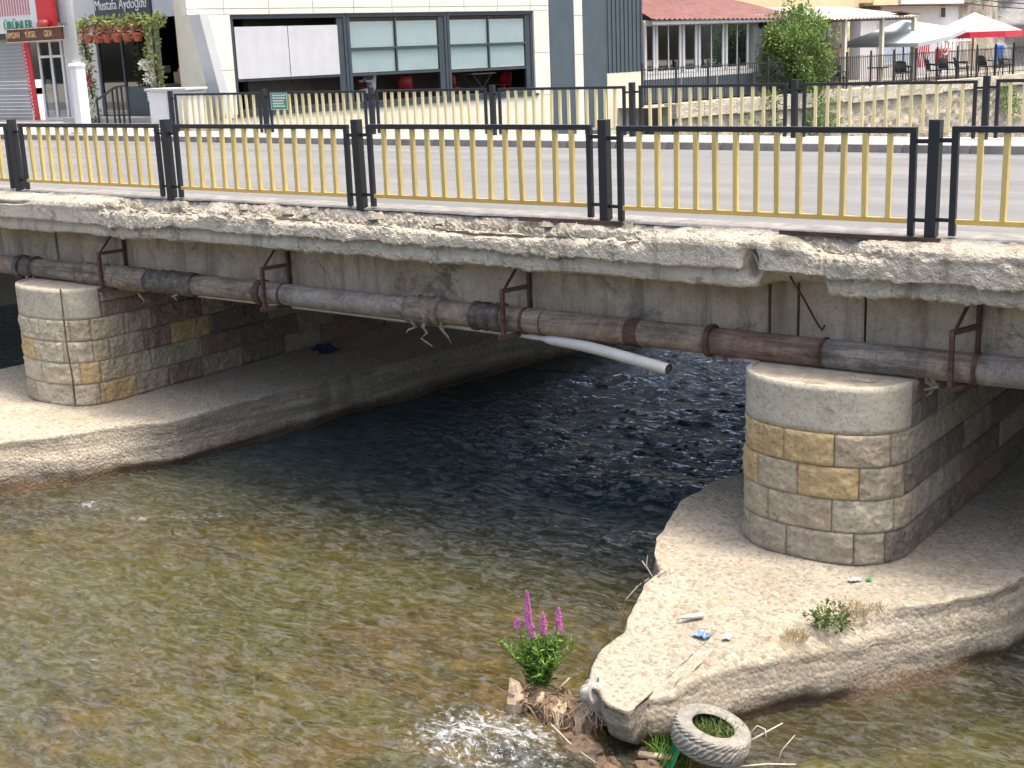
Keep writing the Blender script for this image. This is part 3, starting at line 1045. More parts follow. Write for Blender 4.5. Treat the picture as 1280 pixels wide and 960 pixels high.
def railing(name, label, base, ks, nb, thin, barmat, railmat, seed):
    rnd = random.Random(seed)
    root = thing(name, label, 'railing', base, group='black and yellow railings along the bridge')
    fm = MB()
    a, b = 0.17, PS - 0.17
    fm.box(a - 0.026, a + 0.026, -0.022, 0.022, 0.02, 0.845)
    fm.box(b - 0.026, b + 0.026, -0.022, 0.022, 0.02, 0.845)
    fm.box(a - 0.026, b + 0.026, -0.024, 0.024, 0.846, 0.894)
    frame = fm.mesh('panel_frame')
    sm = MB()
    for q in (0.046, PS - a + 0.027):
        sm.box(q, q + a - 0.073, -0.012, 0.012, 0.765, 0.80)
        sm.box(q, q + a - 0.073, -0.012, 0.012, 0.13, 0.16)
    stub = sm.mesh('bracket_stub')
    br = MB().box(a + 0.027, b - 0.027, -0.02, 0.02, 0.115, 0.155).mesh('bottom_rail')
    bar = MB().box(-thin / 2, thin / 2, -thin / 2, thin / 2, 0.155, 0.846).mesh('bar')
    for i, k in enumerate(ks):
        p = link('post', postmesh, 'black', root)
        p.location = (k * PS, 0, 0)
        p.rotation_euler = (rnd.uniform(-0.008, 0.008), rnd.uniform(-0.006, 0.006), rnd.uniform(-0.03, 0.03))
        if i == len(ks) - 1:
            break
        f = link('panel_frame', frame, 'black', root)
        f.location = (k * PS, 0, rnd.uniform(-0.006, 0.006))
        f.rotation_euler = (rnd.uniform(-0.006, 0.006), rnd.uniform(-0.0015, 0.0015), 0)
        link('bracket_stub', stub, 'black', f)
        link('bottom_rail', br, railmat, f)
        for j in range(nb):
            o = link('bar', bar, barmat, f)
            o.location = (a + (b - a) * (j + 1) / (nb + 1), 0, 0)
            o.rotation_euler = (rnd.uniform(-0.012, 0.012), rnd.gauss(0, 0.009), rnd.uniform(-0.15, 0.15))
    return root


railing('bridge_railing', 'near black railing with yellow bars along the crumbling deck edge', (0, 0, 0), range(-6, 3), 13, 0.042, 'yellow', 'orange', 1)
railing('bridge_railing', 'far black railing with pale yellow bars across the road', (-21.48, 10.2, 0.0), range(0, 10), 13, 0.045, 'paleyellow', 'paleyellow', 2)

# ================================================================== pipe and its brackets
PY, PZ, PR = 0.18, -1.10, 0.13
pipe = thing('water_pipe', 'rusty patched steel pipe slung along the side of the bridge', 'pipe', (-5.0, PY, PZ))
secs = [(-24, -12.9, 'pipebrown'), (-12.9, -12.62, 'tape'), (-12.62, -11.6, 'pipebrown'), (-11.6, -10.2, 'rag'), (-10.2, -9.3, 'tape'), (-9.3, -8.1, 'pipebrown'), (-8.1, -5.8, 'pipegrey'), (-5.8, -5.35, 'rag'),
        (-5.35, -4.88, 'pipebrown'), (-4.88, -4.52, 'tape'), (-4.52, -2.1, 'pipebrown'), (-2.1, -0.95, 'piperust'), (-0.95, -0.1, 'pipegrey'), (-0.1, 0.35, 'pipebrown'), (0.35, 9.0, 'pipegrey')]
rp = random.Random(4)
for a, b, mt in secs:
    mb = MB()
    wrap = mt in ('tape', 'rag')
    n = max(3, int((b - a) / (0.045 if wrap else 0.25)))
    pts, rr = [], []
    for i in range(n + 1):
        x = a + (b - a) * i / n
        pts.append((x, PY, PZ + 0.006 * math.sin(x * 1.3)))
        rr.append(PR * ((1.03 + 0.24 * rp.random()) if wrap else 1.0))
    mb.tube(pts, rr, 28, wob=0.055 if wrap else 0.0, rnd=rp)
    mb.build('wrapping' if wrap else 'pipe_section', mt, pipe, smooth=True)
for x, w, r, mt in ((-8.12, 0.10, 1.18, 'rust'), (-2.1, 0.05, 1.22, 'rust'), (-0.97, 0.025, 1.10, 'rust'), (-3.15, 0.16, 1.03, 'piperust'), (-2.93, 0.16, 1.03, 'rust'), (-12.95, 0.10, 1.3, 'tape'), (-4.0, 0.02, 1.05, 'rust')):
    mb = MB().tube([(x - w / 2, PY, PZ), (x + w / 2, PY, PZ)], PR * r, 28)
    mb.build('collar', mt, pipe, bevel=0.006)
# frayed strips of wrapping hanging down
for x in (-5.6, -5.5, -5.7, -5.3, -9.6, -10.4, -12.7, -12.6, -2.05, -1.95, 0.02, -0.02):
    mb = MB()
    L = rp.uniform(0.08, 0.28)
    y = PY - rp.uniform(0.02, 0.12)
    pts = [(x + rp.uniform(-0.03, 0.03) * i, y + rp.uniform(-0.02, 0.02), PZ - 0.10 - L * i / 4) for i in range(5)]
    mb.tube(pts, [0.022, 0.02, 0.016, 0.012, 0.006], 5, wob=0.3, rnd=rp)
    mb.build('frayed_strip', 'rag', pipe)


def ring_strap(mb, x, r, w=0.035, t=0.008):
    n = 24
    vs, fs = [], []
    for i in range(n):
        a = 2 * math.pi * i / n
        for rr in (r, r + t):
            for dx in (-w / 2, w / 2):
                vs.append((x + dx, PY + rr * math.cos(a), PZ + rr * math.sin(a)))
    for i in range(n):
        j = (i + 1) % n
        q = [i * 4 + k for k in range(4)]
        p = [j * 4 + k for k in range(4)]
        fs += [(q[0], p[0], p[1], q[1]), (q[2], q[3], p[3], p[2]), (q[0], q[2], p[2], p[0]), (q[1], p[1], p[3], q[3])]
    mb.add(vs, fs)


blab = {-14.35: 'rusty pipe hanger out beyond the left pier', -10.93: 'rusty pipe hanger above the left pier', -7.88: 'rusty pipe hanger second from the left pier',
        -4.37: 'rusty pipe hanger at the middle of the span above the white pipe end', 0.24: 'rusty pipe hanger just right of the right pier nose', 3.8: 'rusty pipe hanger past the right edge'}
for x in (-10.93, -7.88, -4.37, 0.24):
    root = thing('pipe_hanger', blab[x], 'pipe bracket', (x, PY, PZ), group='rusty hangers holding the pipe')
    MB().box(x + 0.065, x + 0.10, 0.30, 0.345, PZ - 0.20, -0.505).build('rear_upright', 'rust', root)
    MB().box(x - 0.05, x - 0.012, -0.02, 0.022, PZ - 0.19, -0.76).build('front_upright', 'rust', root)
    MB().bar((x - 0.035, -0.01, -0.775), (x + 0.085, 0.32, -0.765), 0.04, 0.04).build('cross_arm', 'rust', root)
    MB().bar((x - 0.02, 0.0, -0.78), (x + 0.05, 0.22, -0.50), 0.022, 0.022).build('diagonal_stay', 'rust', root)
    MB().bar((x - 0.05, -0.05, PZ - 0.155), (x + 0.09, 0.345, PZ - 0.155), 0.05, 0.04).build('bottom_arm', 'rust', root)
    mb = MB()
    ring_strap(mb, x + 0.135, PR + 0.002)
    mb.build('strap', 'rust', root)

# thin white plastic pipe clipped beneath, its end sagging free
pv = [(-12.0, 0.36, -1.255), (-9.5, 0.34, -1.262), (-7.5, 0.33, -1.265), (-6.0, 0.30, -1.27), (-5.0, 0.26, -1.268), (-4.4, 0.22, -1.265), (-3.9, 0.16, -1.265), (-3.4, 0.10, -1.28), (-2.9, 0.0, -1.315), (-2.40, -0.10, -1.352)]
pts = []
for i in range(len(pv) - 1):
    for k in range(4):
        pts.append(Vector(pv[i]).lerp(Vector(pv[i + 1]), k / 4))
pts.append(Vector(pv[-1]))
for _ in range(3):
    pts = [pts[0]] + [(pts[i - 1] + pts[i] * 2 + pts[i + 1]) / 4 for i in range(1, len(pts) - 1)] + [pts[-1]]
pl = thing('drain_pipe', 'thin white plastic pipe with its open end sagging over the water', 'pipe', (-2.4, -0.1, -1.352))
MB().tube(pts, [0.03] * 24 + [0.056] * (len(pts) - 24), 16, caps=False).build('pipe_tube', 'pvc', pl, smooth=True)
MB().tube([pts[-2], pts[-1]], 0.050, 16, caps=False).build('pipe_bore', 'pvcin', pl, smooth=True)
dd = (pts[-1] - pts[-2]).normalized()
MB().tube([pts[-1] - dd * 0.12, pts[-1] - dd * 0.02], 0.049, 16).build('inner_dark', 'pvcin', pl)

# ================================================================== far bank: materials
M.update(
    cream=plain('cream_cladding', (0.60, 0.615, 0.53), 0.5, 0.06, 1.5),
    creambase=plain('cream_plinth', (0.62, 0.58, 0.46), 0.7, 0.07, 2.0),
    slate=plain('slate_sheet', (0.055, 0.075, 0.09), 0.5, 0.14, 1.5),
    frame=plain('window_frame_grey', (0.03, 0.042, 0.052), 0.45, 0.15, 5),
    blind=plain('white_blind', (0.47, 0.475, 0.48), 0.8, 0.06, 2),
    blindgreen=plain('pale_blind', (0.62, 0.70, 0.69), 0.75, 0.05, 2),
    roomdark=plain('dim_room', (0.07, 0.062, 0.055), 0.9, 0.3, 2),
    redplastic=plain('red_chair', (0.33, 0.03, 0.03), 0.45, 0.2, 6),
    white=plain('white_paint', (0.58, 0.58, 0.57), 0.55, 0.06, 3),
    greywall=plain('grey_render', (0.36, 0.37, 0.365), 0.85, 0.1, 1.8, 0.2),
    lightgrey=plain('light_grey_render', (0.47, 0.48, 0.475), 0.85, 0.08, 1.8, 0.2),
    signdark=plain('dark_sign', (0.05, 0.057, 0.066), 0.5, 0.1),
    brown=plain('brown_sign', (0.10, 0.032, 0.018), 0.6, 0.2),
    tanletter=plain('tan_letter', (0.55, 0.36, 0.19), 0.6, 0.1),
    green=plain('green_paint', (0.03, 0.22, 0.13), 0.5, 0.15),
    red=plain('red_paint', (0.52, 0.02, 0.03), 0.5, 0.12),
    pink=plain('faded_red_letter', (0.42, 0.16, 0.19), 0.6, 0.15),
    shutter=plain('shutter_metal', (0.27, 0.27, 0.275), 0.6, 0.15, 2.5),
    navy=plain('navy_cloth', (0.02, 0.035, 0.09), 0.8),
    cardboard=plain('crate_brown', (0.22, 0.15, 0.09), 0.85),
    fruit=plain('orange_fruit', (0.55, 0.16, 0.05), 0.6, 0.3, 20),
    pot=plain('terracotta', (0.40, 0.10, 0.055), 0.8, 0.2, 8),
    twig=plain('dry_twig', (0.16, 0.10, 0.06), 0.9, 0.3, 8),
    leaf=mat_leaf('garland_leaf', (0.12, 0.18, 0.03), (0.42, 0.46, 0.16)),
    treeleaf=mat_leaf('tree_leaf', (0.06, 0.13, 0.025), (0.25, 0.34, 0.09)),
    reedleaf=mat_leaf('fresh_leaf', (0.05, 0.12, 0.015), (0.17, 0.29, 0.045)),
    drygrass=mat_leaf('dry_grass', (0.26, 0.20, 0.09), (0.42, 0.35, 0.19)),
    grass=mat_leaf('green_grass', (0.06, 0.11, 0.02), (0.17, 0.22, 0.06)),
    petal=mat_leaf('magenta_petal', (0.50, 0.08, 0.42), (0.74, 0.24, 0.64)),
    whiteflower=mat_leaf('white_flower', (0.6, 0.58, 0.5), (0.8, 0.78, 0.72)),
    redflower=mat_leaf('red_flower', (0.33, 0.06, 0.05), (0.55, 0.22, 0.17)),
    bark=plain('bark', (0.17, 0.135, 0.10), 0.95, 0.3, 9, 0.7),
    redroof=plain('red_roof_sheet', (0.165, 0.072, 0.062), 0.8, 0.3, 2.5),
    creamroof=plain('cream_roof_sheet', (0.40, 0.36, 0.285), 0.7, 0.15, 2.5),
    yellowwall=plain('yellow_render', (0.56, 0.47, 0.28), 0.85, 0.08, 1.5),
    canvaswhite=plain('white_canvas', (0.37, 0.41, 0.41), 0.85, 0.06, 2),
    canvasred=plain('red_canvas', (0.55, 0.02, 0.045), 0.8, 0.1),
    canvaspink=plain('faded_pink_canvas', (0.50, 0.29, 0.285), 0.85, 0.08),
    wicker=plain('black_wicker', (0.018, 0.017, 0.017), 0.6, 0.3, 20),
    iron=plain('black_iron', (0.02, 0.021, 0.024), 0.5),
    rubble=mat_stone('rubble_stone', (0.36, 0.31, 0.23), (0.50, 0.44, 0.33)),
    coping=mat_stone('coping_stone', (0.46, 0.41, 0.31), (0.58, 0.53, 0.42)),
    ground=plain('terrace_ground', (0.30, 0.27, 0.22), 0.95, 0.2, 2, 0.3),
    greyrock=mat_stone('grey_rock', (0.20, 0.20, 0.195), (0.30, 0.30, 0.29)),
    tanrock=mat_stone('tan_rock', (0.36, 0.33, 0.26), (0.46, 0.42, 0.34)),
    bluecloth=plain('blue_cloth', (0.02, 0.10, 0.40), 0.8),
    skin=plain('skin', (0.42, 0.25, 0.17), 0.6, 0.05),
    shirt=plain('white_shirt', (0.72, 0.72, 0.74), 0.85, 0.05),
    hair=plain('dark_hair', (0.015, 0.012, 0.01), 0.6),
)

# ground beyond the bridge, left of the river and up on the terrace
FR = math.atan2(0.985, 0.17)
OW = Vector((-23.545, 12.8, 0.0))
ux, uy = Vector((math.cos(FR), math.sin(FR), 0)), Vector((-math.sin(FR), math.cos(FR), 0))


def LW(u, y, z=0.0):
    return OW + ux * u + uy * y + Vector((0, 0, z))


mb = MB()
p = [LW(-2.4, -1.6), LW(16.3, -1.6), LW(16.3, 0.2), LW(0.0, 0.2)]
mb.add([(-140, 10.62, -0.012), (-23.0, 10.62, -0.012), tuple(LW(-0.3, 0.1, -0.012)), tuple(LW(16.2, 0.1, -0.012)), tuple(LW(16.2, 60, -0.012)), (-140, 150, -0.012)], [(0, 1, 2, 3, 4, 5)])
tag(mb.build('ground', 'paving'), 'pale paved ground in front of the shops', None, kind='structure')
mb = MB()
mb.add([tuple(LW(16.2, -1.5, -0.5)), tuple(LW(160, -1.5, -0.55)), tuple(LW(160, 150, -0.5)), tuple(LW(16.2, 150, -0.5))], [(0, 1, 2, 3)])
tag(mb.build('terrace', 'ground'), 'earthy terrace ground above the river wall', None, kind='structure')
# right bank, out of the picture, and the left abutment
mb = MB().box(16, 60, -40, 90, -5, -0.2)
tag(mb.build('right_bank', 'ground'), 'earth bank on the near right side of the river', None, kind='structure')
mb = MB().box(-120, -22.3, -40, 10.5, -5, -0.15)
tag(mb.build('left_bank', 'ground'), 'earth bank under the left end of the bridge', None, kind='structure')

# ------------------------------------------------------------------ river wall
wallt = thing('river_wall', 'rough rubble retaining wall with pale coping along the far river bank', 'wall', LW(0, -1.5, -3.6), FR)
us = np.arange(17.3, 60.0, 0.12)
zs = np.linspace(-0.2, 2.85, 26)
A, B = np.meshgrid(us, zs, indexing='ij')
d1, d2, cid = voro(A * 2.2 + 0.3 * vn(A, B), B * 3.0, 8)
dep = np.clip((d2 - d1) * 2.2, 0, 1) ** 0.6 * (0.06 + 0.10 * cid) + 0.05 * fbm(A * 2, B * 2, 0, 3, 5)
V = np.stack([A, -dep, B], 2).reshape(-1, 3)
o = link('rubble_face', npmesh('rubble_face', V, gridfaces(len(us), len(zs))), 'rubble', wallt)
o['kind'] = 'stuff'
MB().box(17.3, 60, 0.03, 0.6, -1.0, 3.04).build('backing', 'mortar', wallt, local=True)
rw = random.Random(5)
u = 17.3
while u < 50:
    w = rw.uniform(0.9, 1.9)
    h0 = 2.66 + rw.uniform(-0.05, 0.05)
    mb = MB()
    nU, nZ = 8, 5
    a = np.linspace(u + 0.012, u + w - 0.012, nU)
    z = np.linspace(h0, 3.16 + rw.uniform(-0.02, 0.02), nZ)
    AA, ZZ = np.meshgrid(a, z, indexing='ij')
    yv = -0.20 - 0.035 * fbm(AA * 3, ZZ * 4, 0, 3, 3)
    Vv = np.stack([AA, yv, ZZ], 2).reshape(-1, 3)
    bk = Vv.copy()
    bk[:, 1] = 0.35
    idx = np.arange(nU * nZ).reshape(nU, nZ)
    rim = np.r_[idx[:, 0], idx[-1, 1:], idx[-2::-1, -1], idx[0, -2:0:-1]]
    k = np.arange(len(rim))
    Fw = np.stack([rim[k], len(Vv) + k, len(Vv) + (k + 1) % len(rim), rim[(k + 1) % len(rim)]], 1)
    link('coping_stone', npmesh('coping_stone', np.vstack([Vv, bk[rim]]), np.vstack([gridfaces(nU, nZ), Fw]), False), 'coping', wallt)
    u += w

# ------------------------------------------------------------------ cream restaurant building
bld = thing('restaurant_building', 'cream panelled building with three big shaded windows and slate corner', 'building', tuple(LW(0, 0, 0)), FR)
B_ = dict(parent=bld, local=True)
ZBASE = -3.6
mb = MB()
mb.box(-1.0, 17.55, 0.03, 0.25, ZBASE, 0.12)      # plinth wall core
mb.box(0.3, 1.17, 0.03, 0.25, 0.121, 2.72)
mb.box(12.3, 17.55, 0.03, 0.25, 0.121, 2.72)
mb.box(-0.1, 17.55, 0.03, 0.25, 2.721, 5.2)
mb.box(17.30, 17.55, 0.251, 2.2, ZBASE, 5.2)
mb.box(0.85, 17.29, 1.95, 2.2, ZBASE, 5.2)
mb.box(0.85, 1.09, 0.251, 1.949, ZBASE, 5.2)
mb.build('wall', 'creambase', **B_)
MB().box(1.1, 17.29, 0.26, 1.94, 4.9, 5.15).build('roof', 'greywall', **B_)
mb = MB()
mb.box(1.1, 13.2, 0.26, 1.9, -0.1, 0.0)
mb.box(1.1, 13.2, 1.7, 1.9, 0.001, 3.2)
mb.box(1.1, 1.2, 0.26, 1.69, 0.001, 3.2)
mb.box(13.0, 13.2, 0.26, 1.69, 0.001, 3.2)
mb.box(1.21, 12.99, 0.26, 1.69, 3.0, 3.2)
mb.build('dining_room', 'roomdark', **B_)
jo = [-0.1, 1.0, 2.39, 3.82, 5.21, 6.59, 8.01, 9.37, 10.76, 12.18, 13.0]
for z0, z1 in ((2.735, 2.87), (2.885, 4.2), (4.215, 5.2)):
    for a, b in zip(jo, jo[1:]):
        MB().box(a + 0.008, b - 0.008, -0.012, 0.028, z0, z1).build('panel', 'cream', **B_)
# left strip leans in towards the foot
MB().prism([(0.21, 2.725), (0.52, 1.34), (1.16, 1.34), (1.16, 2.725)], -0.012, 0.028).build('panel', 'cream', **B_)
MB().prism([(0.52, 1.325), (0.80, 0.13), (1.16, 0.13), (1.16, 1.325)], -0.012, 0.028).build('panel', 'cream', **B_)
MB().prism([(-0.06, 2.73), (0.46, 0.13), (0.70, 0.13), (0.18, 2.73)], -0.55, -0.02).build('slanted_fin', 'lightgrey', **B_)
for z0, z1 in ((0.13, 1.43), (1.445, 2.725)):
    MB().box(12.31, 12.99, -0.012, 0.028, z0, z1).build('panel', 'cream', **B_)
for z0, z1 in ((ZBASE, 1.32), (1.335, 2.55), (2.565, 4.2), (4.215, 5.2)):
    MB().box(14.14, 14.54, -0.03, 0.028, z0, z1).build('panel', 'cream', **B_)
for a, b in ((13.01, 14.13), (14.55, 15.68)):
    MB().box(a, b, -0.02, 0.028, ZBASE, 5.2).build('slate_panel', 'slate', **B_)
mb = MB().box(15.70, 17.56, -0.01, 0.028, 0.67, 5.2)
for u in np.arange(15.78, 17.5, 0.21):
    mb.prism([(u, 0.67), (u + 0.08, 0.67), (u + 0.08, 5.2), (u, 5.2)], -0.04, -0.0105)
mb.build('ribbed_sheet', 'slate', **B_)
MB().box(15.70, 17.58, -0.03, 0.028, ZBASE, 0.665).build('plinth_panel', 'creambase', **B_)
for a, b in zip([-1.0, 1.4, 3.8, 6.2, 8.6, 11.0], [1.4, 3.8, 6.2, 8.6, 11.0, 13.0]):
    MB().box(a + 0.004, b - 0.004, -0.012, 0.028, ZBASE, 0.115).build('plinth_panel', 'creambase', **B_)
MB().box(0.9, 12.4, -0.06, 0.028, 0.121, 0.19).build('window_sill', 'frame', **B_)


def fbox(mb, a, b, y0, y1, z0, z1, w):
    mb.box(a, b, y0, y1, z0, z0 + w)
    mb.box(a, b, y0, y1, z1 - w, z1)
    mb.box(a, a + w, y0, y1, z0 + w, z1 - w)
    mb.box(b - w, b, y0, y1, z0 + w, z1 - w)
    return mb


for wi, (a, b, zb) in enumerate(((1.175, 4.95, 1.09), (4.97, 8.68, 1.08), (8.70, 12.295, 1.04))):
    mb = MB()
    fbox(mb, a, b, 0.04, 0.16, 0.2, 2.72, 0.10)
    mb.box(b - 0.32, b - 0.11, 0.06, 0.14, 0.31, 2.6)
    mb.box(a + 0.11, b - 0.33, 0.05, 0.13, zb - 0.07, zb)
    c = 0.5 * (a + b) - 0.1
    if wi:
        mb.box(c - 0.025, c + 0.025, 0.045, 0.10, zb, 2.6)
        mb.box(a + 0.11, c - 0.03, 0.045, 0.10, 1.73, 1.79)
        mb.box(c + 0.03, b - 0.33, 0.045, 0.10, 1.73, 1.79)
    w = mb.build('window_frame', 'frame', **B_)
    if wi == 0:
        for q0, q1 in ((a + 0.12, c - 0.012), (c + 0.012, b - 0.33)):
            mb = MB()
            n = 14
            vs = []
            for i in range(n + 1):
                for z in (zb + 0.0, 2.42):
                    vs.append((q0 + (q1 - q0) * i / n, 0.03 + 0.006 * math.sin(i * 1.7), z))
            mb.add(vs, [(2 * i, 2 * i + 2, 2 * i + 3, 2 * i + 1) for i in range(n)])
            o = mb.build('blind', 'blind', w, local=True)
            sol = o.modifiers.new('t', 'SOLIDIFY')
            sol.thickness = 0.006
    else:
        for q0, q1 in ((a + 0.12, c - 0.03), (c + 0.03, b - 0.34)):
            MB().box(q0, q1, 0.112, 0.12, zb + 0.02, 2.5).build('blind', 'blindgreen', w, local=True)
            for z0, z1 in ((zb + 0.01, 1.725), (1.795, 2.6)):
                MB().box(q0, q1, 0.066, 0.072, z0, z1).build('pane', 'glass', w, local=True)


def chair_parts(root, col, wick=False):
    s = 0.22
    MB().box(-s, s, -s, s, 0.42, 0.46).build('seat', col, root, local=True, bevel=0.012)
    mb = MB()
    n = 7
    vs, fs = [], []
    for i in range(n):
        t = -1 + 2 * i / (n - 1)
        for z, k in ((0.47, 0), (0.68, 0.04), (0.90 - 0.06 * t * t, 0.08)):
            vs.append((t * s, s - 0.05 * t * t + k, z))
    for i in range(n - 1):
        for j in range(2):
            fs.append((i * 3 + j, i * 3 + 3 + j, i * 3 + 4 + j, i * 3 + 1 + j))
    mb.add(vs, fs)
    o = mb.build('backrest', col, root, local=True, smooth=True)
    so = o.modifiers.new('t', 'SOLIDIFY')
    so.thickness = 0.025
    for a in (-1, 1):
        for b in (-1, 1):
            MB().bar((a * s * 0.95, b * s * 0.95, 0), (a * s * 0.85, b * s * 0.85, 0.42), 0.03, 0.03).build('leg', col, root, local=True)
        if wick:
            mb = MB().tube([(a * s, -s * 0.9, 0.43), (a * (s + 0.03), -s * 0.8, 0.64), (a * (s + 0.03), 0.1, 0.68), (a * s, s, 0.7)], 0.022, 6)
            mb.build('armrest', col, root, local=True, smooth=True)


for lab, u, y, rz in (('red dining chair behind the person in white', 6.35, 0.95, 0.6), ('red dining chair in the middle of the centre window', 7.75, 1.0, 2.4), ('red dining chair at the left of the right-hand window', 9.55, 0.9, 2.0), ('red dining chair at the far right of the right-hand window', 11.7, 0.9, -1.3)):
    r = thing('dining_chair', lab, 'chair', tuple(LW(u, y, 0.05)), FR + rz, group='red chairs inside the restaurant windows')
    chair_parts(r, 'redplastic')
r = thing('dining_table', 'table with crossed legs inside the right-hand restaurant window', 'table', tuple(LW(10.6, 0.9, 0.0)), FR)
MB().box(-0.5, 0.5, -0.35, 0.35, 0.86, 0.89).build('table_top', 'tanletter', r, local=True)
for s_ in (-1, 1):
    MB().bar((-0.4 * s_, -0.25, 0), (0.4 * s_, -0.25, 0.86), 0.035, 0.035).build('leg', 'iron', r, local=True)
    MB().bar((-0.4 * s_, 0.25, 0), (0.4 * s_, 0.25, 0.86), 0.035, 0.035).build('leg', 'iron', r, local=True)

# person sitting behind the glass: white shirt, dark hair, leaning on the table
pv_ = [(0, 0, 0.52), (0.02, 0, 0.72), (0.05, 0, 0.96), (0.08, 0, 1.08), (0.10, 0, 1.22), (0.03, -0.18, 0.98), (-0.12, -0.22, 0.78), (-0.34, -0.14, 0.80), (0.03, 0.18, 0.98), (-0.12, 0.22, 0.78), (-0.34, 0.14, 0.80),
       (-0.04, -0.10, 0.50), (-0.42, -0.11, 0.50), (-0.42, -0.11, 0.06), (-0.52, -0.11, 0.04), (-0.04, 0.10, 0.50), (-0.42, 0.11, 0.50), (-0.42, 0.11, 0.06), (-0.52, 0.11, 0.04)]
pe_ = [(0, 1), (1, 2), (2, 3), (3, 4), (2, 5), (5, 6), (6, 7), (2, 8), (8, 9), (9, 10), (0, 11), (11, 12), (12, 13), (13, 14), (0, 15), (15, 16), (16, 17), (17, 18)]
pr_ = [0.13, 0.13, 0.14, 0.055, 0.095, 0.06, 0.045, 0.035, 0.06, 0.045, 0.035, 0.085, 0.06, 0.04, 0.035, 0.085, 0.06, 0.04, 0.035]
me = bpy.data.meshes.new('body')
me.from_pydata(pv_, pe_, [])
per = thing('person', 'person in a white shirt seated inside the centre restaurant window', 'person', tuple(LW(6.3, 0.8, 0.05)), FR)
po = link('body', me, 'shirt', per)
sk = po.modifiers.new('skin', 'SKIN')
for i, v in enumerate(me.skin_vertices[0].data):
    v.radius = (pr_[i], pr_[i])
    v.use_root = i == 0
po.modifiers.new('sub', 'SUBSURF').render_levels = 1
MB().tube([(0.11, 0, 1.17), (0.12, 0, 1.24), (0.11, 0, 1.31), (0.10, 0, 1.35)], [0.10, 0.115, 0.09, 0.03], 10).build('hair', 'hair', per, local=True, smooth=True)

# green notice on the far railing
r = thing('notice_board', 'small green notice with white lines of text tied to the far railing', 'sign', (-17.82, 10.12, 0.69))
MB().box(-0.25, 0.25, -0.012, 0.0, -0.18, 0.18).build('board', 'green', r, local=True)
MB().add([], []).box(-0.25, 0.25, -0.02, -0.013, 0.165, 0.18).box(-0.25, 0.25, -0.02, -0.013, -0.18, -0.165).box(-0.25, -0.235, -0.02, -0.013, -0.165, 0.165).box(0.235, 0.25, -0.02, -0.013, -0.165, 0.165).build('border', 'canvaswhite', r, local=True)
mb = MB()
for i, w in enumerate((0.36, 0.38, 0.32, 0.33, 0.34)):
    z = 0.125 - i * 0.057
    x = -0.19
    while x < -0.19 + w:
        l = rw.uniform(0.03, 0.09)
        mb.box(x, min(x + l, 0.2), -0.018, -0.013, z - 0.016, z + 0.016)
        x += l + 0.015
o = mb.build('text_lines', 'white', r, local=True)

# ------------------------------------------------------------------ shops at the far left
SY = 14.5
shop = thing('corner_shop', 'grey shop front with dark glass door and dark name board', 'building', (-28.5, SY, 0))
mb = MB()
mb.box(-31.25, -29.72, SY, SY + 0.3, -0.05, 2.82)
mb.box(-27.42, -27.22, SY, SY + 0.3, -0.05, 2.82)
mb.box(-25.95, -25.35, SY - 0.1, SY + 0.3, -0.05, 2.82)
mb.box(-31.25, -29.48, SY - 0.02, SY + 0.3, 2.821, 7.5)
mb.box(-27.02, -23.4, SY - 0.02, SY + 0.3, 2.821, 7.5)
mb.box(-29.479, -27.021, SY + 0.05, SY + 0.3, 2.821, 7.5)
mb.build('wall', 'lightgrey', shop)
mb = MB()
mb.box(-31.2, -23.6, SY + 4, SY + 4.2, -0.05, 7)
mb.box(-31.2, -23.6, SY + 0.31, SY + 3.99, 2.9, 3.1)
mb.box(-31.2, -31.0, SY + 0.31, SY + 3.99, -0.05, 2.89)
mb.box(-24.0, -23.8, SY + 0.31, SY + 3.99, -0.05, 2.89)
mb.build('shop_interior', 'roomdark', shop)
sg = MB().box(-29.46, -27.04, SY - 0.10, SY + 0.04, 2.86, 4.3).build('name_board', 'signdark', shop)
text('Mustafa Aydoğdu', 0.40, 'white', 'lettering', sg, (0.22, -0.115, 3.22), sx=0.80)
mb = MB()
fbox(mb, -29.70, -27.43, SY + 0.02, SY + 0.12, 0.02, 2.80, 0.07)
mb.box(-28.62, -28.56, SY + 0.02, SY + 0.1, 0.09, 2.73)
dr = mb.build('shop_door', 'frame', shop)
MB().box(-29.63, -28.63, SY + 0.06, SY + 0.07, 0.09, 2.73).build('pane', 'darkglass', dr)
MB().box(-28.55, -27.5, SY + 0.06, SY + 0.07, 0.95, 2.73).build('pane', 'darkglass', dr)
MB().box(-28.55, -27.5, SY + 0.05, SY + 0.08, 0.09, 0.94).build('lower_panel', 'slate', dr)
mb = MB()
mb.box(-28.6, -27.7, SY + 0.5, SY + 0.55, 1.75, 2.25)
mb.build('inner_sign', 'lightgrey', shop)
mb = MB()
mb.box(-28.5, -27.6, SY + 0.5, SY + 0.9, 1.30, 1.50)
mb.box(-28.2, -27.75, SY + 0.45, SY + 0.5, 0.95, 1.28)
mb.build('counter', 'blind', shop)
MB().box(-30.4, -25.3, SY - 0.9, SY - 0.02, -0.011, 0.12).build('doorstep', 'paving', shop)
r = thing('fruit_crate', 'brown crate heaped with orange fruit in the dark shop doorway', 'crate', (-26.45, SY + 0.5, 1.0))
MB().box(-0.32, 0.32, -0.2, 0.2, 0.0, 0.32).build('crate_box', 'cardboard', r, local=True)
mb = MB()
for i in range(26):
    x, y = rw.uniform(-0.3, 0.3), rw.uniform(-0.18, 0.18)
    mb.tube([(x, y, 0.28), (x, y, 0.33), (x, y, 0.40), (x, y, 0.43)], [0.04, 0.07, 0.05, 0.01], 6)
o = mb.build('fruit', 'fruit', r, local=True, smooth=True)
o['kind'] = 'stuff'
r = thing('shop_counter', 'dark counter carrying the fruit crate in the shop doorway', 'counter', (-26.6, SY + 0.5, 0))
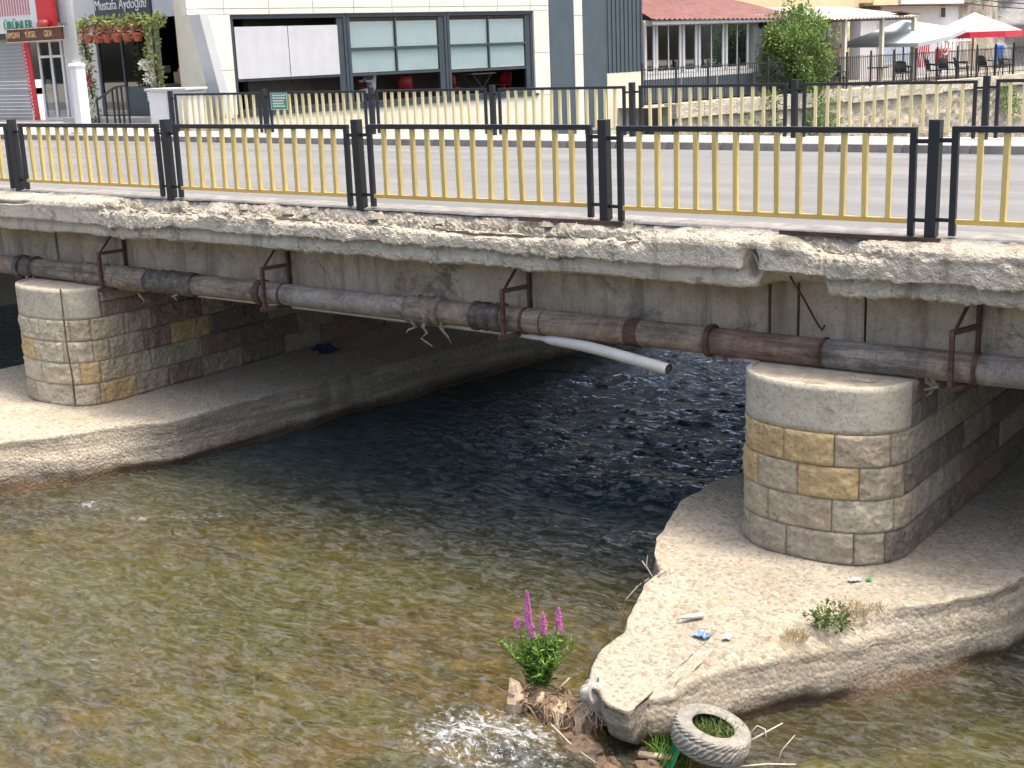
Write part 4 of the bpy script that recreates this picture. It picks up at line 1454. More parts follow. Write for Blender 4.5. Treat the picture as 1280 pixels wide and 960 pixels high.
MB().box(-0.62, 0.62, -0.3, 0.3, 0.0, 0.97).build('counter_body', 'roomdark', r, local=True)
MB().box(-0.66, 0.66, -0.34, 0.34, 0.971, 0.998).build('counter_top', 'frame', r, local=True)

lshop = thing('grocery_shop', 'old shop front with grey slatted shutter and faded signs', 'building', (-34, SY, 0))
mb = MB()
mb.box(-60, -31.26, SY + 0.1, SY + 0.4, -0.05, -0.02)
mb.box(-60, -31.26, SY + 0.1, SY + 0.4, 2.86, 7.5)
mb.box(-60, -36.4, SY + 0.1, SY + 0.4, -0.019, 2.859)
mb.box(-31.4, -31.26, SY + 0.1, SY + 0.4, -0.019, 2.859)
mb.box(-36.3, -31.3, SY + 3.0, SY + 3.2, -0.05, 2.8)
mb.build('wall', 'greywall', lshop)
sl = MB().box(-36.3, -33.25, SY + 0.02, SY + 0.06, 0, 0.10).mesh('slat', (-34, SY, 0))
for k in range(23):
    o = link('shutter_slat', sl, 'shutter', lshop)
    o.location = (0, 0.004 * (k % 2), 0.0 + k * 0.108)
mb = MB()
fbox(mb, -32.62, -31.42, SY + 0.05, SY + 0.15, 0.0, 2.4, 0.09)
mb.box(-32.05, -31.95, SY + 0.05, SY + 0.13, 0.09, 2.31)
mb.box(-32.53, -32.06, SY + 0.05, SY + 0.12, 1.85, 1.92)
mb.box(-31.94, -31.51, SY + 0.05, SY + 0.12, 1.85, 1.92)
d_ = mb.build('door', 'white', lshop)
MB().box(-32.53, -31.51, SY + 0.08, SY + 0.085, 0.09, 2.31).build('pane', 'darkglass', d_)
sg = MB().box(-36.2, -31.95, SY - 0.30, SY - 0.2, 2.62, 3.9).build('upper_sign', 'white', lshop)
text('ÜRÜNLER', 0.36, 'green', 'lettering', sg, (1.08, -0.32, 2.83), sx=0.92)
text('YÖRESEL', 0.36, 'green', 'lettering', sg, (-0.62, -0.32, 2.83), sx=0.92)
for k in range(13):
    MB().box(-33.95 + k * 0.135, -33.88 + k * 0.135, SY - 0.312, SY - 0.301, 3.12, 3.75).build('letter_stroke', 'pink', sg)
MB().box(-36.2, -31.3, SY - 0.15, SY + 0.09, 2.45, 2.615).build('shutter_box', 'frame', lshop)
MB().box(-31.90, -31.12, SY - 0.32, SY - 0.2, 2.68, 3.9).build('red_light_box', 'red', lshop)
MB().tube([(-31.68, SY - 0.38, 2.80), (-31.50, SY - 0.42, 2.80), (-31.32, SY - 0.38, 2.80)], [0.14, 0.15, 0.14], 10).build('red_lamp', 'redplastic', lshop, smooth=True)
sg = MB().box(-33.22, -30.55, SY - 0.52, SY - 0.44, 2.36, 2.70).build('hanging_sign', 'brown', lshop)
for i, (wd, x) in enumerate((('HAMDAN', -0.82 + 1.0), ('YÜKSEL', 0.02 + 1.05), ('GIDA', 0.78 + 1.15))):
    text(wd, 0.26, 'tanletter', 'lettering', sg, (x + 0.35 + 0.55, -0.535, 2.53), sx=0.62)
for z in (2.715, 2.335):
    MB().box(-33.3, -30.5, SY - 0.55, SY - 0.42, z - 0.014, z + 0.014).build('sign_rail', 'palestone', sg)
for x in (-33.0, -31.3):
    MB().box(x - 0.02, x + 0.02, SY - 0.43, SY + 0.09, 2.60, 2.63).build('sign_arm', 'iron', lshop)
r = thing('red_banner', 'tall red banner with a white dotted edge beside the grocery door', 'banner', (-32.95, SY - 0.05, 0))
MB().prism([(-0.24, 2.34), (-0.06, 0.0), (0.22, 0.0), (0.10, 2.34)], -0.03, 0.0).build('panel', 'red', r, local=True)
mb = MB()
for k in range(20):
    z = 0.12 + k * 0.112
    x = -0.06 - 0.18 * z / 2.34 + 0.035
    mb.box(x, x + 0.05, -0.036, -0.031, z, z + 0.055)
mb.build('white_marks', 'white', r, local=True)

# flower arch
arch = thing('flower_arch', 'arch of leafy garland with white flowers around the dark shop door', 'flower arch', (-27.4, 13.6, 0))
ra = random.Random(8)


def scatter_leaves(mb, c, r, n, sz, rnd, flat=0.5):
    for _ in range(n):
        d = Vector((rnd.gauss(0, 1), rnd.gauss(0, 1), rnd.gauss(0, 1))).normalized()
        p = Vector(c) + d * (r * rnd.random() ** 0.4)
        leaf(mb, p, (d + Vector((0, 0, rnd.uniform(-0.6, 0.6)))).normalized(), sz * rnd.uniform(0.6, 1.3), sz * 0.5, rnd)


def leaf(mb, p, d, l, w, rnd):
    q = d.cross(Vector((rnd.uniform(-1, 1), rnd.uniform(-1, 1), rnd.uniform(-1, 1))))
    if q.length < 1e-3:
        q = Vector((1, 0, 0))
    q.normalize()
    nrm = d.cross(q) * (l * 0.12)
    p = Vector(p)
    mb.add([p, p + d * l * 0.5 + q * w * 0.5 + nrm, p + d * l, p + d * l * 0.5 - q * w * 0.5 + nrm], [(0, 1, 2, 3)])


gl_, gr_, gt_ = MB(), MB(), MB()
for i in range(34):
    t = i / 33
    z = 0.1 + t * 2.55
    scatter_leaves(gl_, (-28.95 - 0.12 * t + ra.uniform(-0.06, 0.06), 13.6, z), 0.13 + 0.05 * ra.random(), 16, 0.13, ra)
    scatter_leaves(gr_, (-26.05 - 0.05 * t + ra.uniform(-0.06, 0.06), 13.6, z), 0.13 + 0.06 * ra.random(), 17, 0.13, ra)
for i in range(40):
    t = i / 39
    scatter_leaves(gt_, (-29.2 + 3.6 * t, 13.6, 2.70 + ra.uniform(-0.05, 0.07)), 0.12, 17, 0.13, ra)
for nm, g in (('garland', gl_), ('garland', gr_), ('garland', gt_)):
    g.build(nm, 'leaf', arch)['kind'] = 'stuff'
mb = MB().tube([(-28.9, 13.6, 0), (-29.05, 13.6, 2.8), (-26.05, 13.6, 2.82), (-26.0, 13.6, 0)], 0.03, 6)
mb.build('arch_frame', 'iron', arch)
for x, z, col in ((-30.1, 1.6, 'whiteflower'), (-30.05, 1.15, 'redflower'), (-29.95, 0.55, 'whiteflower'), (-29.95, 0.3, 'whiteflower'), (-27.42, 1.55, 'whiteflower'), (-27.3, 1.2, 'whiteflower'), (-27.25, 0.72, 'whiteflower'), (-30.15, 1.5, 'whiteflower')):
    mb = MB()
    scatter_leaves(mb, (x + 1.2, 13.4, z), 0.13, 90, 0.10, ra)
    mb.build('flower_cluster', col, arch)
for k in range(6):
    x = -28.75 + k * 0.43
    r = thing('flower_pot', 'terracotta pot of trailing red flowers hanging under the arch, number %s from the left' % ['one', 'two', 'three', 'four', 'five', 'six'][k], 'flower pot', (x, 13.55, 2.18), group='red flower pots hung under the arch')
    MB().tube([(0, 0, 0), (0, 0, 0.18), (0, 0, 0.22)], [0.10, 0.14, 0.15], 12).build('pot', 'pot', r, local=True, smooth=True)
    mb = MB()
    scatter_leaves(mb, (0, 0, 0.30), 0.22, 70, 0.09, ra)
    mb.build('blossom', 'redflower', r, local=True)
    mb = MB()
    scatter_leaves(mb, (0, 0, 0.26), 0.24, 40, 0.12, ra)
    mb.build('foliage', 'twig', r, local=True)

# stair handrail
r = thing('stair_handrail', 'black steel handrail by the dark shop door', 'handrail', (-27.3, 13.2, 0))
mb = MB()
mb.bar((-0.95, 0, 0.62), (-0.05, 0, 0.98), 0.05, 0.05)
mb.bar((-0.05, 0, 0.98), (0.45, 0, 1.02), 0.05, 0.05)
mb.build('top_rail', 'iron', r, local=True)
for x, z in ((-0.92, 0.62), (-0.55, 0.76), (-0.2, 0.9), (0.0, 0.96), (0.2, 0.99), (0.43, 1.0)):
    MB().box(x - 0.02, x + 0.02, -0.02, 0.02, 0, z).build('baluster', 'iron', r, local=True)

# white cabinet behind the end of the far railing
r = thing('display_cabinet', 'white cabinet with a flat top behind the end of the far railing', 'cabinet', (-23.65, 12.2, 0))
MB().box(-0.72, 0.72, -0.3, 0.3, 0, 0.90).build('cabinet_body', 'white', r, local=True, bevel=0.01)
MB().box(-0.80, 0.80, -0.36, 0.36, 0.901, 0.96).build('cabinet_top', 'lightgrey', r, local=True, bevel=0.008)
for x in (-0.35, 0.35):
    MB().box(x - 0.33, x + 0.33, -0.312, -0.301, 0.08, 0.84).build('cabinet_door', 'white', r, local=True)

# lamp post with its thick casing
r = thing('lamp_post', 'white lamp post with a thick boxy base on the far pavement', 'lamp post', (-24.05, 9.6, 0))
MB().tube([(0, 0, 1.5), (-0.02, 0, 4.0), (-0.04, 0, 8.0)], [0.095, 0.085, 0.06], 14).build('pole', 'white', r, local=True, smooth=True)
mb = MB()
mb.tube([(0, 0, 0.0), (0, 0, 1.52), (0, 0, 1.60), (0, 0, 1.66)], [0.19, 0.19, 0.21, 0.17], 8)
mb.build('base_casing', 'white', r, local=True)
MB().tube([(0, 0, -0.03), (0, 0, 0.05)], 0.30, 8).build('foot_plate', 'lightgrey', r, local=True)
MB().tube([(-0.04, 0, 7.9), (0.3, -0.5, 8.3), (0.5, -1.2, 8.4)], [0.05, 0.04, 0.04], 8).build('lamp_arm', 'white', r, local=True)
MB().tube([(0.5, -1.1, 8.4), (0.62, -1.6, 8.42)], [0.06, 0.12], 8).build('lamp_head', 'lightgrey', r, local=True)

# ------------------------------------------------------------------ café porch with red roof


def corrugated(mb, p00, p10, p01, p11, n, amp=0.03):
    """sheet between two edges; ridges run from edge 0 to edge 1"""
    p00, p10, p01, p11 = map(Vector, (p00, p10, p01, p11))
    k = n * 4
    vs, fs = [], []
    for i in range(k + 1):
        t = i / k
        z = Vector((0, 0, amp * math.sin(2 * math.pi * t * n)))
        vs += [p00.lerp(p10, t) + z, p01.lerp(p11, t) + z]
    for i in range(k):
        fs.append((2 * i, 2 * i + 2, 2 * i + 3, 2 * i + 1))
    mb.add(vs, fs)


cafe = thing('porch_house', 'white glazed porch under a faded red corrugated roof', 'building', tuple(LW(17.7, 0, 0)), FR)
C_ = dict(parent=cafe, local=True)
mb = MB()
mb.box(6.4, 9.6, 0.05, 0.3, -0.5, 2.5)
mb.box(0.0, 9.6, 3.6, 3.9, -0.5, 4.2)
mb.box(9.4, 9.6, 0.31, 3.59, -0.5, 2.6)
mb.build('wall', 'lightgrey', **C_)
MB().box(0.0, 6.39, 0.31, 3.5, -0.5, -0.3).build('porch_floor', 'roomdark', **C_)
MB().box(0.0, 6.39, 3.4, 3.55, -0.3, 2.5).build('porch_back', 'greywall', **C_)
MB().box(0.02, 6.39, 0.06, 0.14, 0.36, 0.52).build('porch_rail', 'white', **C_)
for a, b in ((0.05, 2.0), (2.06, 4.1), (4.16, 6.35)):
    MB().box(a, b, 0.06, 0.12, -0.45, 0.34).build('porch_panel', 'slate', **C_)
for x in (2.0, 4.1):
    MB().box(x + 0.002, x + 0.058, 0.05, 0.15, -0.5, 0.35).build('porch_post', 'white', **C_)
for a, b in ((0.05, 0.62), (0.66, 2.05), (2.15, 2.95), (3.05, 4.55), (4.65, 6.05)):
    w = fbox(MB(), a, b, 0.05, 0.13, 0.53, 2.28, 0.11).build('window', 'white', **C_)
    MB().box(a + 0.11, b - 0.11, 0.085, 0.09, 0.64, 2.17).build('pane', 'darkglass', w, local=True)
    if b - a > 1.2:
        MB().box(0.5 * (a + b) - 0.02, 0.5 * (a + b) + 0.02, 0.06, 0.082, 0.64, 2.17).build('glazing_bar', 'white', w, local=True)
MB().box(0.0, 6.4, 0.045, 0.14, 2.281, 2.36).build('head_rail', 'white', **C_)
mb = MB()
corrugated(mb, (-0.1, -0.45, 2.38), (9.3, -0.45, 2.30), (2.2, 3.8, 3.55), (7.6, 3.8, 3.55), 34, 0.03)
o = mb.build('roof', 'redroof', **C_)
mb = MB()
mb.box(-0.05, 9.2, -0.40, -0.34, 2.20, 2.30)
mb.build('eaves_board', 'greywall', **C_)
mb = MB().tube([(6.75, -0.02, 2.1), (6.75, 0.06, 2.1)], 0.11, 12)
mb.build('vent', 'iron', **C_)
mb = MB().box(-0.2, 1.9, 3.95, 4.3, 2.2, 6)
mb.build('chimney_block', 'signdark', **C_)

# awning house
aw = thing('awning_house', 'cream house with a ragged pale corrugated awning on white posts', 'building', tuple(LW(27.4, 0, -0.5)), FR)
A_ = dict(parent=aw, local=True)
mb = MB()
mb.box(0.0, 3.3, 2.6, 2.9, 0, 3.2)
mb.build('wall', 'lightgrey', **A_)
mb = MB()
mb.box(3.4, 8.6, 3.4, 3.7, 0, 3.2)
mb.build('brick_wall', 'yellowwall', **A_)
rb = random.Random(3)
bk = MB().box(-0.19, 0.19, -0.02, 0.02, -0.085, 0.085).mesh('brick')
for r_ in range(13):
    for c_ in range(11):
        if 4 < c_ < 7 and r_ > 6:
            continue
        o = link('brick', bk, rb.choice(['yellowwall', 'coping', 'palestone', 'tanstone', 'yellowwall']), aw)
        o.location = (3.9 + c_ * 0.42 + (0.2 if r_ % 2 else 0), 3.385, 0.3 + r_ * 0.19)
MB().box(5.7, 6.6, 3.35, 3.39, 1.7, 2.7).build('window', 'darkglass', **A_)
MB().box(6.7, 7.0, 3.35, 3.39, 2.0, 2.75).build('window', 'darkglass', **A_)
w = fbox(MB(), 1.2, 2.3, 2.5, 2.6, 0.6, 2.6, 0.1).build('window', 'white', **A_)
MB().box(1.3, 2.2, 2.54, 2.55, 0.7, 2.5).build('pane', 'slate', w, local=True)
MB().box(3.35, 3.6, 2.9, 3.2, 0, 3.0).build('brown_column', 'redstone', **A_)
mb = MB()
corrugated(mb, (-0.3, -0.3, 2.72), (8.1, -0.3, 2.80), (-0.3, 3.6, 3.35), (8.1, 3.6, 3.35), 30, 0.03)
mb.build('awning_sheet', 'creamroof', **A_)
MB().bar((6.6, -0.1, 2.98), (9.3, 0.6, 2.88), 0.5, 0.05).build('roof_flap', 'redroof', **A_)
for x in (2.75, 5.6, 8.2):
    MB().box(x - 0.08, x + 0.08, -0.1, 0.06, -0.3, 2.72).build('awning_post', 'creambase', **A_)
MB().bar((0, -0.02, 2.66), (8.3, -0.02, 2.70), 0.08, 0.08).build('awning_beam', 'bark', **A_)

# yellow upper house and white house behind
yh = thing('yellow_house', 'pale yellow house wall rising behind the awning', 'building', tuple(LW(30.0, 5.0, -0.5)), FR)
MB().box(-3.0, 11.2, 0, 6, 3.3, 4.7).build('wall', 'yellowwall', parent=yh, local=True)
MB().box(-3.0, 11.2, -0.08, -0.003, 3.22, 3.34).build('ledge', 'bark', parent=yh, local=True)
MB().box(-2, 9.0, 0.4, 6, 0, 3.29).build('lower_wall', 'greywall', parent=yh, local=True)
b_ = MB().box(11.4, 17.6, -1.0, 4, 3.45, 4.6).build('balcony', 'white', parent=yh, local=True)
MB().box(9.1, 11.3, -0.9, -0.85, 3.42, 4.4).build('balcony_rail', 'yellowwall', parent=yh, local=True)
wh = thing('white_house', 'white house wall with pale blue windows behind the umbrellas', 'building', tuple(LW(40.0, 5.0, -0.5)), FR)
MB().box(-0.5, 9.6, 0, 5, 0, 3.4).build('wall', 'white', parent=wh, local=True)
M['paleblue'] = plain('pale_blue_pane', (0.45, 0.55, 0.62), 0.3, 0.1)
for a in (1.0, 2.7):
    w = fbox(MB(), a, a + 1.5, -0.06, -0.002, 0.6, 2.6, 0.09).build('window', 'white', parent=wh, local=True)
    MB().box(a + 0.09, a + 1.41, -0.03, -0.02, 0.69, 2.51).build('pane', 'paleblue', parent=w, local=True)
w = fbox(MB(), 6.95, 7.55, -0.05, -0.002, 2.75, 3.35, 0.06).build('small_window', 'white', parent=wh, local=True)
MB().box(7.01, 7.49, -0.02, -0.012, 2.81, 3.29).build('pane', 'roomdark', parent=w, local=True)
MB().box(-0.7, 10.0, -0.3, 5.2, 3.41, 3.55).build('roof', 'bark', parent=wh, local=True)

# rock faces closing the view at the right


def rockwall(name, label, u0, u1, y, z0, z1, mat, amp, sx, sz, seed):
    us = np.linspace(u0, u1, 70)
    zs = np.linspace(z0, z1, 50)
    A, B = np.meshgrid(us, zs, indexing='ij')
    dep = amp * fbm(A * sx, B * sz, 0, 5, seed)
    V = np.stack([A - u0, -dep, B - z0], 2).reshape(-1, 3)
    o = link(name, npmesh(name, V, gridfaces(70, 50)), mat)
    o.location = LW(u0, y, z0)
    o.rotation_euler = (0, 0, FR)
    return tag(o, label, 'rock')


rockwall('rock_face', 'fluted tan rock face above the red umbrella', 48.6, 53.5, 5.0, -0.5, 4.6, 'tanrock', 0.5, 1.6, 0.3, 3)
rockwall('rock_face', 'rough grey rock face at the far right above the railing', 52.0, 90.0, 5.6, -0.6, 5.0, 'greyrock', 1.6, 0.4, 0.6, 6)
cb = MB()
for k in range(3):
    pts = [LW(44 + i * 3.0, 4.4 + 0.1 * k, 3.5 - 0.25 * k - 0.09 * i + 0.35 * ((i - 4) / 4) ** 2) for i in range(9)]
    mb = MB().tube(pts, 0.03, 5)
    tag(mb.build('overhead_cable', 'iron', origin=tuple(pts[0])), ['upper black cable sagging across the rock face', 'middle black cable sagging across the rock face', 'lowest black cable sagging across the rock face'][k], 'cable', 'cables across the rock')

# iron terrace fence
fen = thing('iron_fence', 'thin black iron fence along the terrace edge', 'fence', tuple(LW(15.9, -1.4, -0.45)), FR)
L = 30.0
for z in (0.14, 1.18):
    MB().box(0, L, -0.015, 0.015, z, z + 0.03).build('rail', 'iron', fen, local=True)
ib = MB().box(-0.009, 0.009, -0.009, 0.009, 0.05, 1.26).mesh('bar')
ip = MB().box(-0.03, 0.03, -0.03, 0.03, 0, 1.42).mesh('post')
k = 0
x = 0.0
while x < L:
    if k % 13 == 0:
        o = link('post', ip, 'iron', fen)
    else:
        o = link('bar', ib, 'iron', fen)
    o.location = (x, 0, 0)
    x += 0.135
    k += 1

# umbrellas
r = thing('parasol', 'large pale grey-white parasol tilted over the terrace', 'parasol', tuple(LW(36.2, 0.8, -0.55)), FR)
mb = MB()
top = (0.5, 0.3, 2.72)
rim = [(-2.1, -1.9, 1.72), (0.2, -2.1, 1.95), (2.3, -1.7, 2.22), (2.3, 1.9, 2.25), (0.0, 2.2, 2.0), (-2.1, 1.9, 1.78)]
vs, fs = [top], []
for q in rim:
    vs.append(q)
for q in rim:
    vs.append((q[0], q[1], q[2] - 0.16))
n = len(rim)
for i in range(n):
    j = (i + 1) % n
    fs += [(0, 1 + i, 1 + j), (1 + i, 1 + n + i, 1 + n + j, 1 + j)]
mb.add(vs, fs).build('canopy', 'canvaswhite', r, local=True)
MB().tube([(0.0, 0, 0), (0.1, 0.05, 1.4), (0.45, 0.28, 2.68)], 0.035, 8).build('pole', 'iron', r, local=True)
MB().tube([(0, 0, 0), (0, 0, 0.1)], 0.35, 12).build('base', 'iron', r, local=True)
r = thing('parasol', 'faded pink parasol with a bright red valance', 'parasol', tuple(LW(41.0, -0.1, -0.55)), FR)
n = 8
rim = [(2.15 * math.cos(2 * math.pi * (i + 0.5) / n), 2.0 * math.sin(2 * math.pi * (i + 0.5) / n), 2.08) for i in range(n)]
mb = MB()
mb.add([(-0.2, 0, 2.95)] + rim, [(0, 1 + i, 1 + (i + 1) % n) for i in range(n)])
mb.build('canopy', 'canvaspink', r, local=True)
mb = MB()
mb.add(rim + [(a * 1.01, b * 1.01, c - 0.26) for a, b, c in rim], [(i, i + n, (i + 1) % n + n, (i + 1) % n) for i in range(n)])
mb.build('valance', 'canvasred', r, local=True)
for i in range(n):
    MB().bar((-0.2, 0, 2.9), (rim[i][0] * 0.97, rim[i][1] * 0.97, 2.06), 0.03, 0.03).build('rib', 'white', r, local=True)
MB().tube([(-0.2, 0, 0), (-0.2, 0, 2.9)], 0.035, 8).build('pole', 'canvasred', r, local=True)
# red and white stand with a lattice under the red parasol
r = thing('lattice_stand', 'red and white lattice stand under the red parasol', 'stand', tuple(LW(42.2, 2.2, -0.5)), FR)
for i in range(7):
    MB().bar((-2.6 + i * 0.2, 0, 0.5), (-2.6 + i * 0.2 + 0.25, 0, 2.0), 0.07, 0.03).build('red_slat', 'canvasred', r, local=True)
for i in range(9):
    MB().box(-0.4 + i * 0.36, -0.34 + i * 0.36, 0, 0.04, 0.4, 2.1).build('white_slat', 'white', r, local=True)
for z in (0.4, 1.6, 2.05):
    MB().box(-0.6, 2.8, -0.04, -0.002, z, z + 0.08).build('rail', 'white', r, local=True)
mb = MB().tube([(0.2 + 0.35 * math.cos(t), -0.05, 1.35 + 0.35 * math.sin(t)) for t in np.linspace(0, 2 * math.pi, 17)], 0.04, 6)
mb.build('ring', 'white', r, local=True)
MB().box(0.0, 1.4, 0.3, 0.35, 0.5, 1.3).build('red_cloth', 'canvasred', r, local=True)
r = thing('cloth_banner', 'blue cloth hung on the terrace rail at the far right', 'cloth', tuple(LW(44.6, 0.5, 0.1)), FR)
MB().box(-0.45, 0.45, -0.02, 0.02, 0.0, 0.75).build('cloth', 'bluecloth', r, local=True, bevel=0.01)

for lab, u, y, rz in (('black wicker chair beside the tree', 29.2, -0.4, 0.4), ('black wicker chair under the awning by its second post', 30.9, 0.9, 2.2), ('black wicker chair between the awning posts', 34.0, -0.5, -0.6),
                      ('black wicker chair at the last awning post', 35.2, 0.2, 0.5), ('black wicker chair under the white parasol pole', 36.6, -0.5, 0.2), ('black wicker chair right of the white parasol pole', 38.0, -0.4, -0.3),
                      ('black wicker chair left of the red parasol pole', 39.3, -0.4, 0.4), ('black wicker chair under the red parasol', 41.4, -0.5, -0.2), ('black wicker chair at the far right of the terrace', 43.6, -0.4, 0.1)):
    r = thing('wicker_chair', lab, 'chair', tuple(LW(u, y, -0.53)), FR + rz, group='black wicker chairs on the terrace')
    r.scale = (1.25, 1.25, 1.1)
    chair_parts(r, 'wicker', True)
for lab, u in (('dark round table near the awning posts', 33.0), ('dark round table between the two parasols', 39.9)):
    r = thing('terrace_table', lab, 'table', tuple(LW(u, 0.1, -0.52)), FR, group='terrace tables')
    MB().tube([(0, 0, 0.72), (0, 0, 0.76)], 0.45, 16).build('table_top', 'wicker', r, local=True)
    MB().tube([(0, 0, 0), (0, 0, 0.72)], 0.05, 8).build('leg', 'wicker', r, local=True)

# tree at the bend of the wall
tr_ = thing('leafy_tree', 'bushy green tree leaning over the river wall beside the porch', 'tree', tuple(LW(25.2, -1.0, -0.9)), FR)
rt_ = random.Random(21)
mb = MB()
mb.tube([(0, 0, 0), (0.05, 0, 0.9), (-0.05, 0.05, 1.8), (0.0, 0, 2.6)], [0.12, 0.09, 0.07, 0.03], 8)
for k in range(9):
    a = rt_.uniform(0, 6.28)
    z = rt_.uniform(0.4, 1.6)
    q = Vector((math.cos(a) * rt_.uniform(0.7, 1.3), math.sin(a) * 0.8, z + rt_.uniform(0.7, 1.3)))
    mb.tube([(0, 0, z), (q.x * 0.5, q.y * 0.5, z + (q.z - z) * 0.6), tuple(q)], [0.05, 0.035, 0.015], 6)
mb.build('trunk', 'bark', tr_, local=True, smooth=True)
mb = MB()
for k in range(130):
    while True:
        p = Vector((rt_.uniform(-1, 1), rt_.uniform(-1, 1), rt_.uniform(-1, 1)))
        if 0.25 < p.length < 1:
            break
    c = (p.x * (1.6 - 0.45 * max(0, p.z)) + 0.1, p.y * 1.2, 1.95 + p.z * 1.8)
    scatter_leaves(mb, c, rt_.uniform(0.22, 0.42), 85, 0.15, rt_)
mb.build('crown', 'treeleaf', tr_, local=True)
# weeds at the foot of the wall and trailing over it
rr_ = random.Random(31)
for i, (lab, u, zz, n) in enumerate((('green creeper hanging over the river wall below the tree', 26.2, -1.0, 16), ('green weeds on the river wall near the right-hand railing post', 41.2, -1.3, 14), ('dry creeper on the river wall under the porch', 22.0, -0.9, 9))):
    mb = MB()
    for k in range(n):
        scatter_leaves(mb, (rr_.uniform(-1.0, 1.0), -0.25 + rr_.uniform(-0.1, 0.1), rr_.uniform(-0.9, 0.5)), 0.3, 55, 0.13, rr_)
    o = mb.build('wall_creeper', 'grass' if i == 2 else 'treeleaf')
    o.location = LW(u, -1.5, zz)
    o.rotation_euler = (0, 0, FR)
    tag(o, lab, 'plant')

# ================================================================== plants, litter and driftwood round the footing
M.update(
    tyre=mat_stone('weathered_rubber', (0.25, 0.235, 0.20), (0.38, 0.355, 0.30)),
    tyrein=plain('dark_rubber', (0.03, 0.03, 0.03), 0.85, 0.3, 7),
    wood=plain('bleached_wood', (0.36, 0.28, 0.18), 0.9, 0.25, 10, 0.5),
    root=plain('brown_roots', (0.17, 0.115, 0.07), 0.95, 0.5, 12, 0.5),
    stalk=plain('pale_stalk', (0.42, 0.37, 0.27), 0.9, 0.2, 10),
    cloth=plain('white_rag', (0.36, 0.335, 0.285), 0.95, 0.12, 10, 0.3),
    plasticblue=plain('blue_plastic', (0.10, 0.17, 0.32), 0.35, 0.2, 10),
    plasticgreen=plain('green_plastic', (0.01, 0.25, 0.09), 0.4, 0.2, 10),
    clearplastic=plain('clear_plastic', (0.40, 0.40, 0.36), 0.3, 0.1, 10),
    wetrock=mat_stone('wet_brown_rock', (0.15, 0.095, 0.055), (0.24, 0.17, 0.11)),
    paper=plain('grey_paper', (0.38, 0.38, 0.37), 0.8, 0.1),
)
rg = random.Random(77)


def ftop(x, y):
    return -2.80 - 0.10 * max(0, -1.1 - y)


# tyre
ty = thing('car_tyre', 'old weathered car tyre tilted against the footing at the water', 'tyre', (-0.40, -3.06, -3.17))
ax = Vector((0.24, 0.10, 0.96)).normalized()
ta = ax.cross(Vector((0, 1, 0))).normalized()
tb = ax.cross(ta)
NT_, NP = 72, 22
prof = []
for k in range(NP + 1):
    t = -2.35 + 4.7 * k / NP
    # squarish carcass: sidewalls and a flat tread
    c, s_ = math.cos(t), math.sin(t)
    e = 0.55
    prof.append((0.215 + 0.075 * math.copysign(abs(c) ** e, c), 0.095 * math.copysign(abs(s_) ** (e + 0.15), s_)))
V, Fq = [], []
for i in range(NT_):
    a = 2 * math.pi * i / NT_
    d = ta * math.cos(a) + tb * math.sin(a)
    for k, (r, h) in enumerate(prof):
        q = r
        if 7 <= k <= NP - 7:
            q = r + (0.0 if (i + (k % 2)) % 2 else -0.008) - (0.008 if k in (9, NP - 9) else 0)
        V.append(d * q + ax * h)
F = gridfaces(NT_, NP + 1, wrap=True)
me = npmesh('carcass', [tuple(v) for v in V], F, smooth=False)
link('carcass', me, 'tyre', ty)
mb = MB()
V2, F2 = [], []
for i in range(NT_):
    a = 2 * math.pi * i / NT_
    d = ta * math.cos(a) + tb * math.sin(a)
    V2 += [tuple(d * 0.262 - ax * 0.085), tuple(d * 0.268), tuple(d * 0.262 + ax * 0.085)]
link('inner_liner', npmesh('inner_liner', V2, gridfaces(NT_, 3, wrap=True)), 'tyrein', ty)
mb = MB()
vs = [tuple(-ax * 0.05 + (ta * math.cos(2 * math.pi * i / 24) + tb * math.sin(2 * math.pi * i / 24)) * 0.25) for i in range(24)]
mb.add(vs, [tuple(range(24))])
mb.build('silt', 'root', ty, local=True)


def blades(mb, c, rad, n, h, w, rnd, lean=0.5, base=None):
    for _ in range(n):
        a, r = rnd.uniform(0, 6.283), rad * math.sqrt(rnd.random())
        p = Vector((c[0] + r * math.cos(a), c[1] + r * math.sin(a), c[2]))
        l = h * rnd.uniform(0.5, 1.15)
        d = Vector((rnd.uniform(-lean, lean), rnd.uniform(-lean, lean), 1)).normalized()
        b = rnd.uniform(0, 6.283)
        s_ = Vector((math.cos(b), math.sin(b), 0)) * (w / 2)
        q = p + d * l * 0.55
        d2 = (d + Vector((rnd.uniform(-lean, lean), rnd.uniform(-lean, lean), -0.15))).normalized()
        e = q + d2 * l * 0.45
        mb.add([p - s_, p + s_, q + s_ * 0.8, q - s_ * 0.8, e], [(0, 1, 2, 3), (3, 2, 4)])


mb = MB()
blades(mb, (-0.40, -3.06, -3.20), 0.19, 520, 0.14, 0.009, rg, 0.9)
o = mb.build('grass_tuft', 'grass', origin=(-0.40, -3.06, -3.22))
tag(o, 'short green grass growing inside the old tyre', 'grass')
mb = MB()
blades(mb, (-0.50, -3.22, -3.36), 0.05, 7, 0.36, 0.010, rg, 0.25)
blades(mb, (-0.66, -3.2, -3.38), 0.14, 80, 0.24, 0.014, rg, 0.6)
o = mb.build('grass_tuft', 'reedleaf', origin=(-0.5, -3.22, -3.36))
tag(o, 'long green grass blades standing in front of the tyre', 'grass')

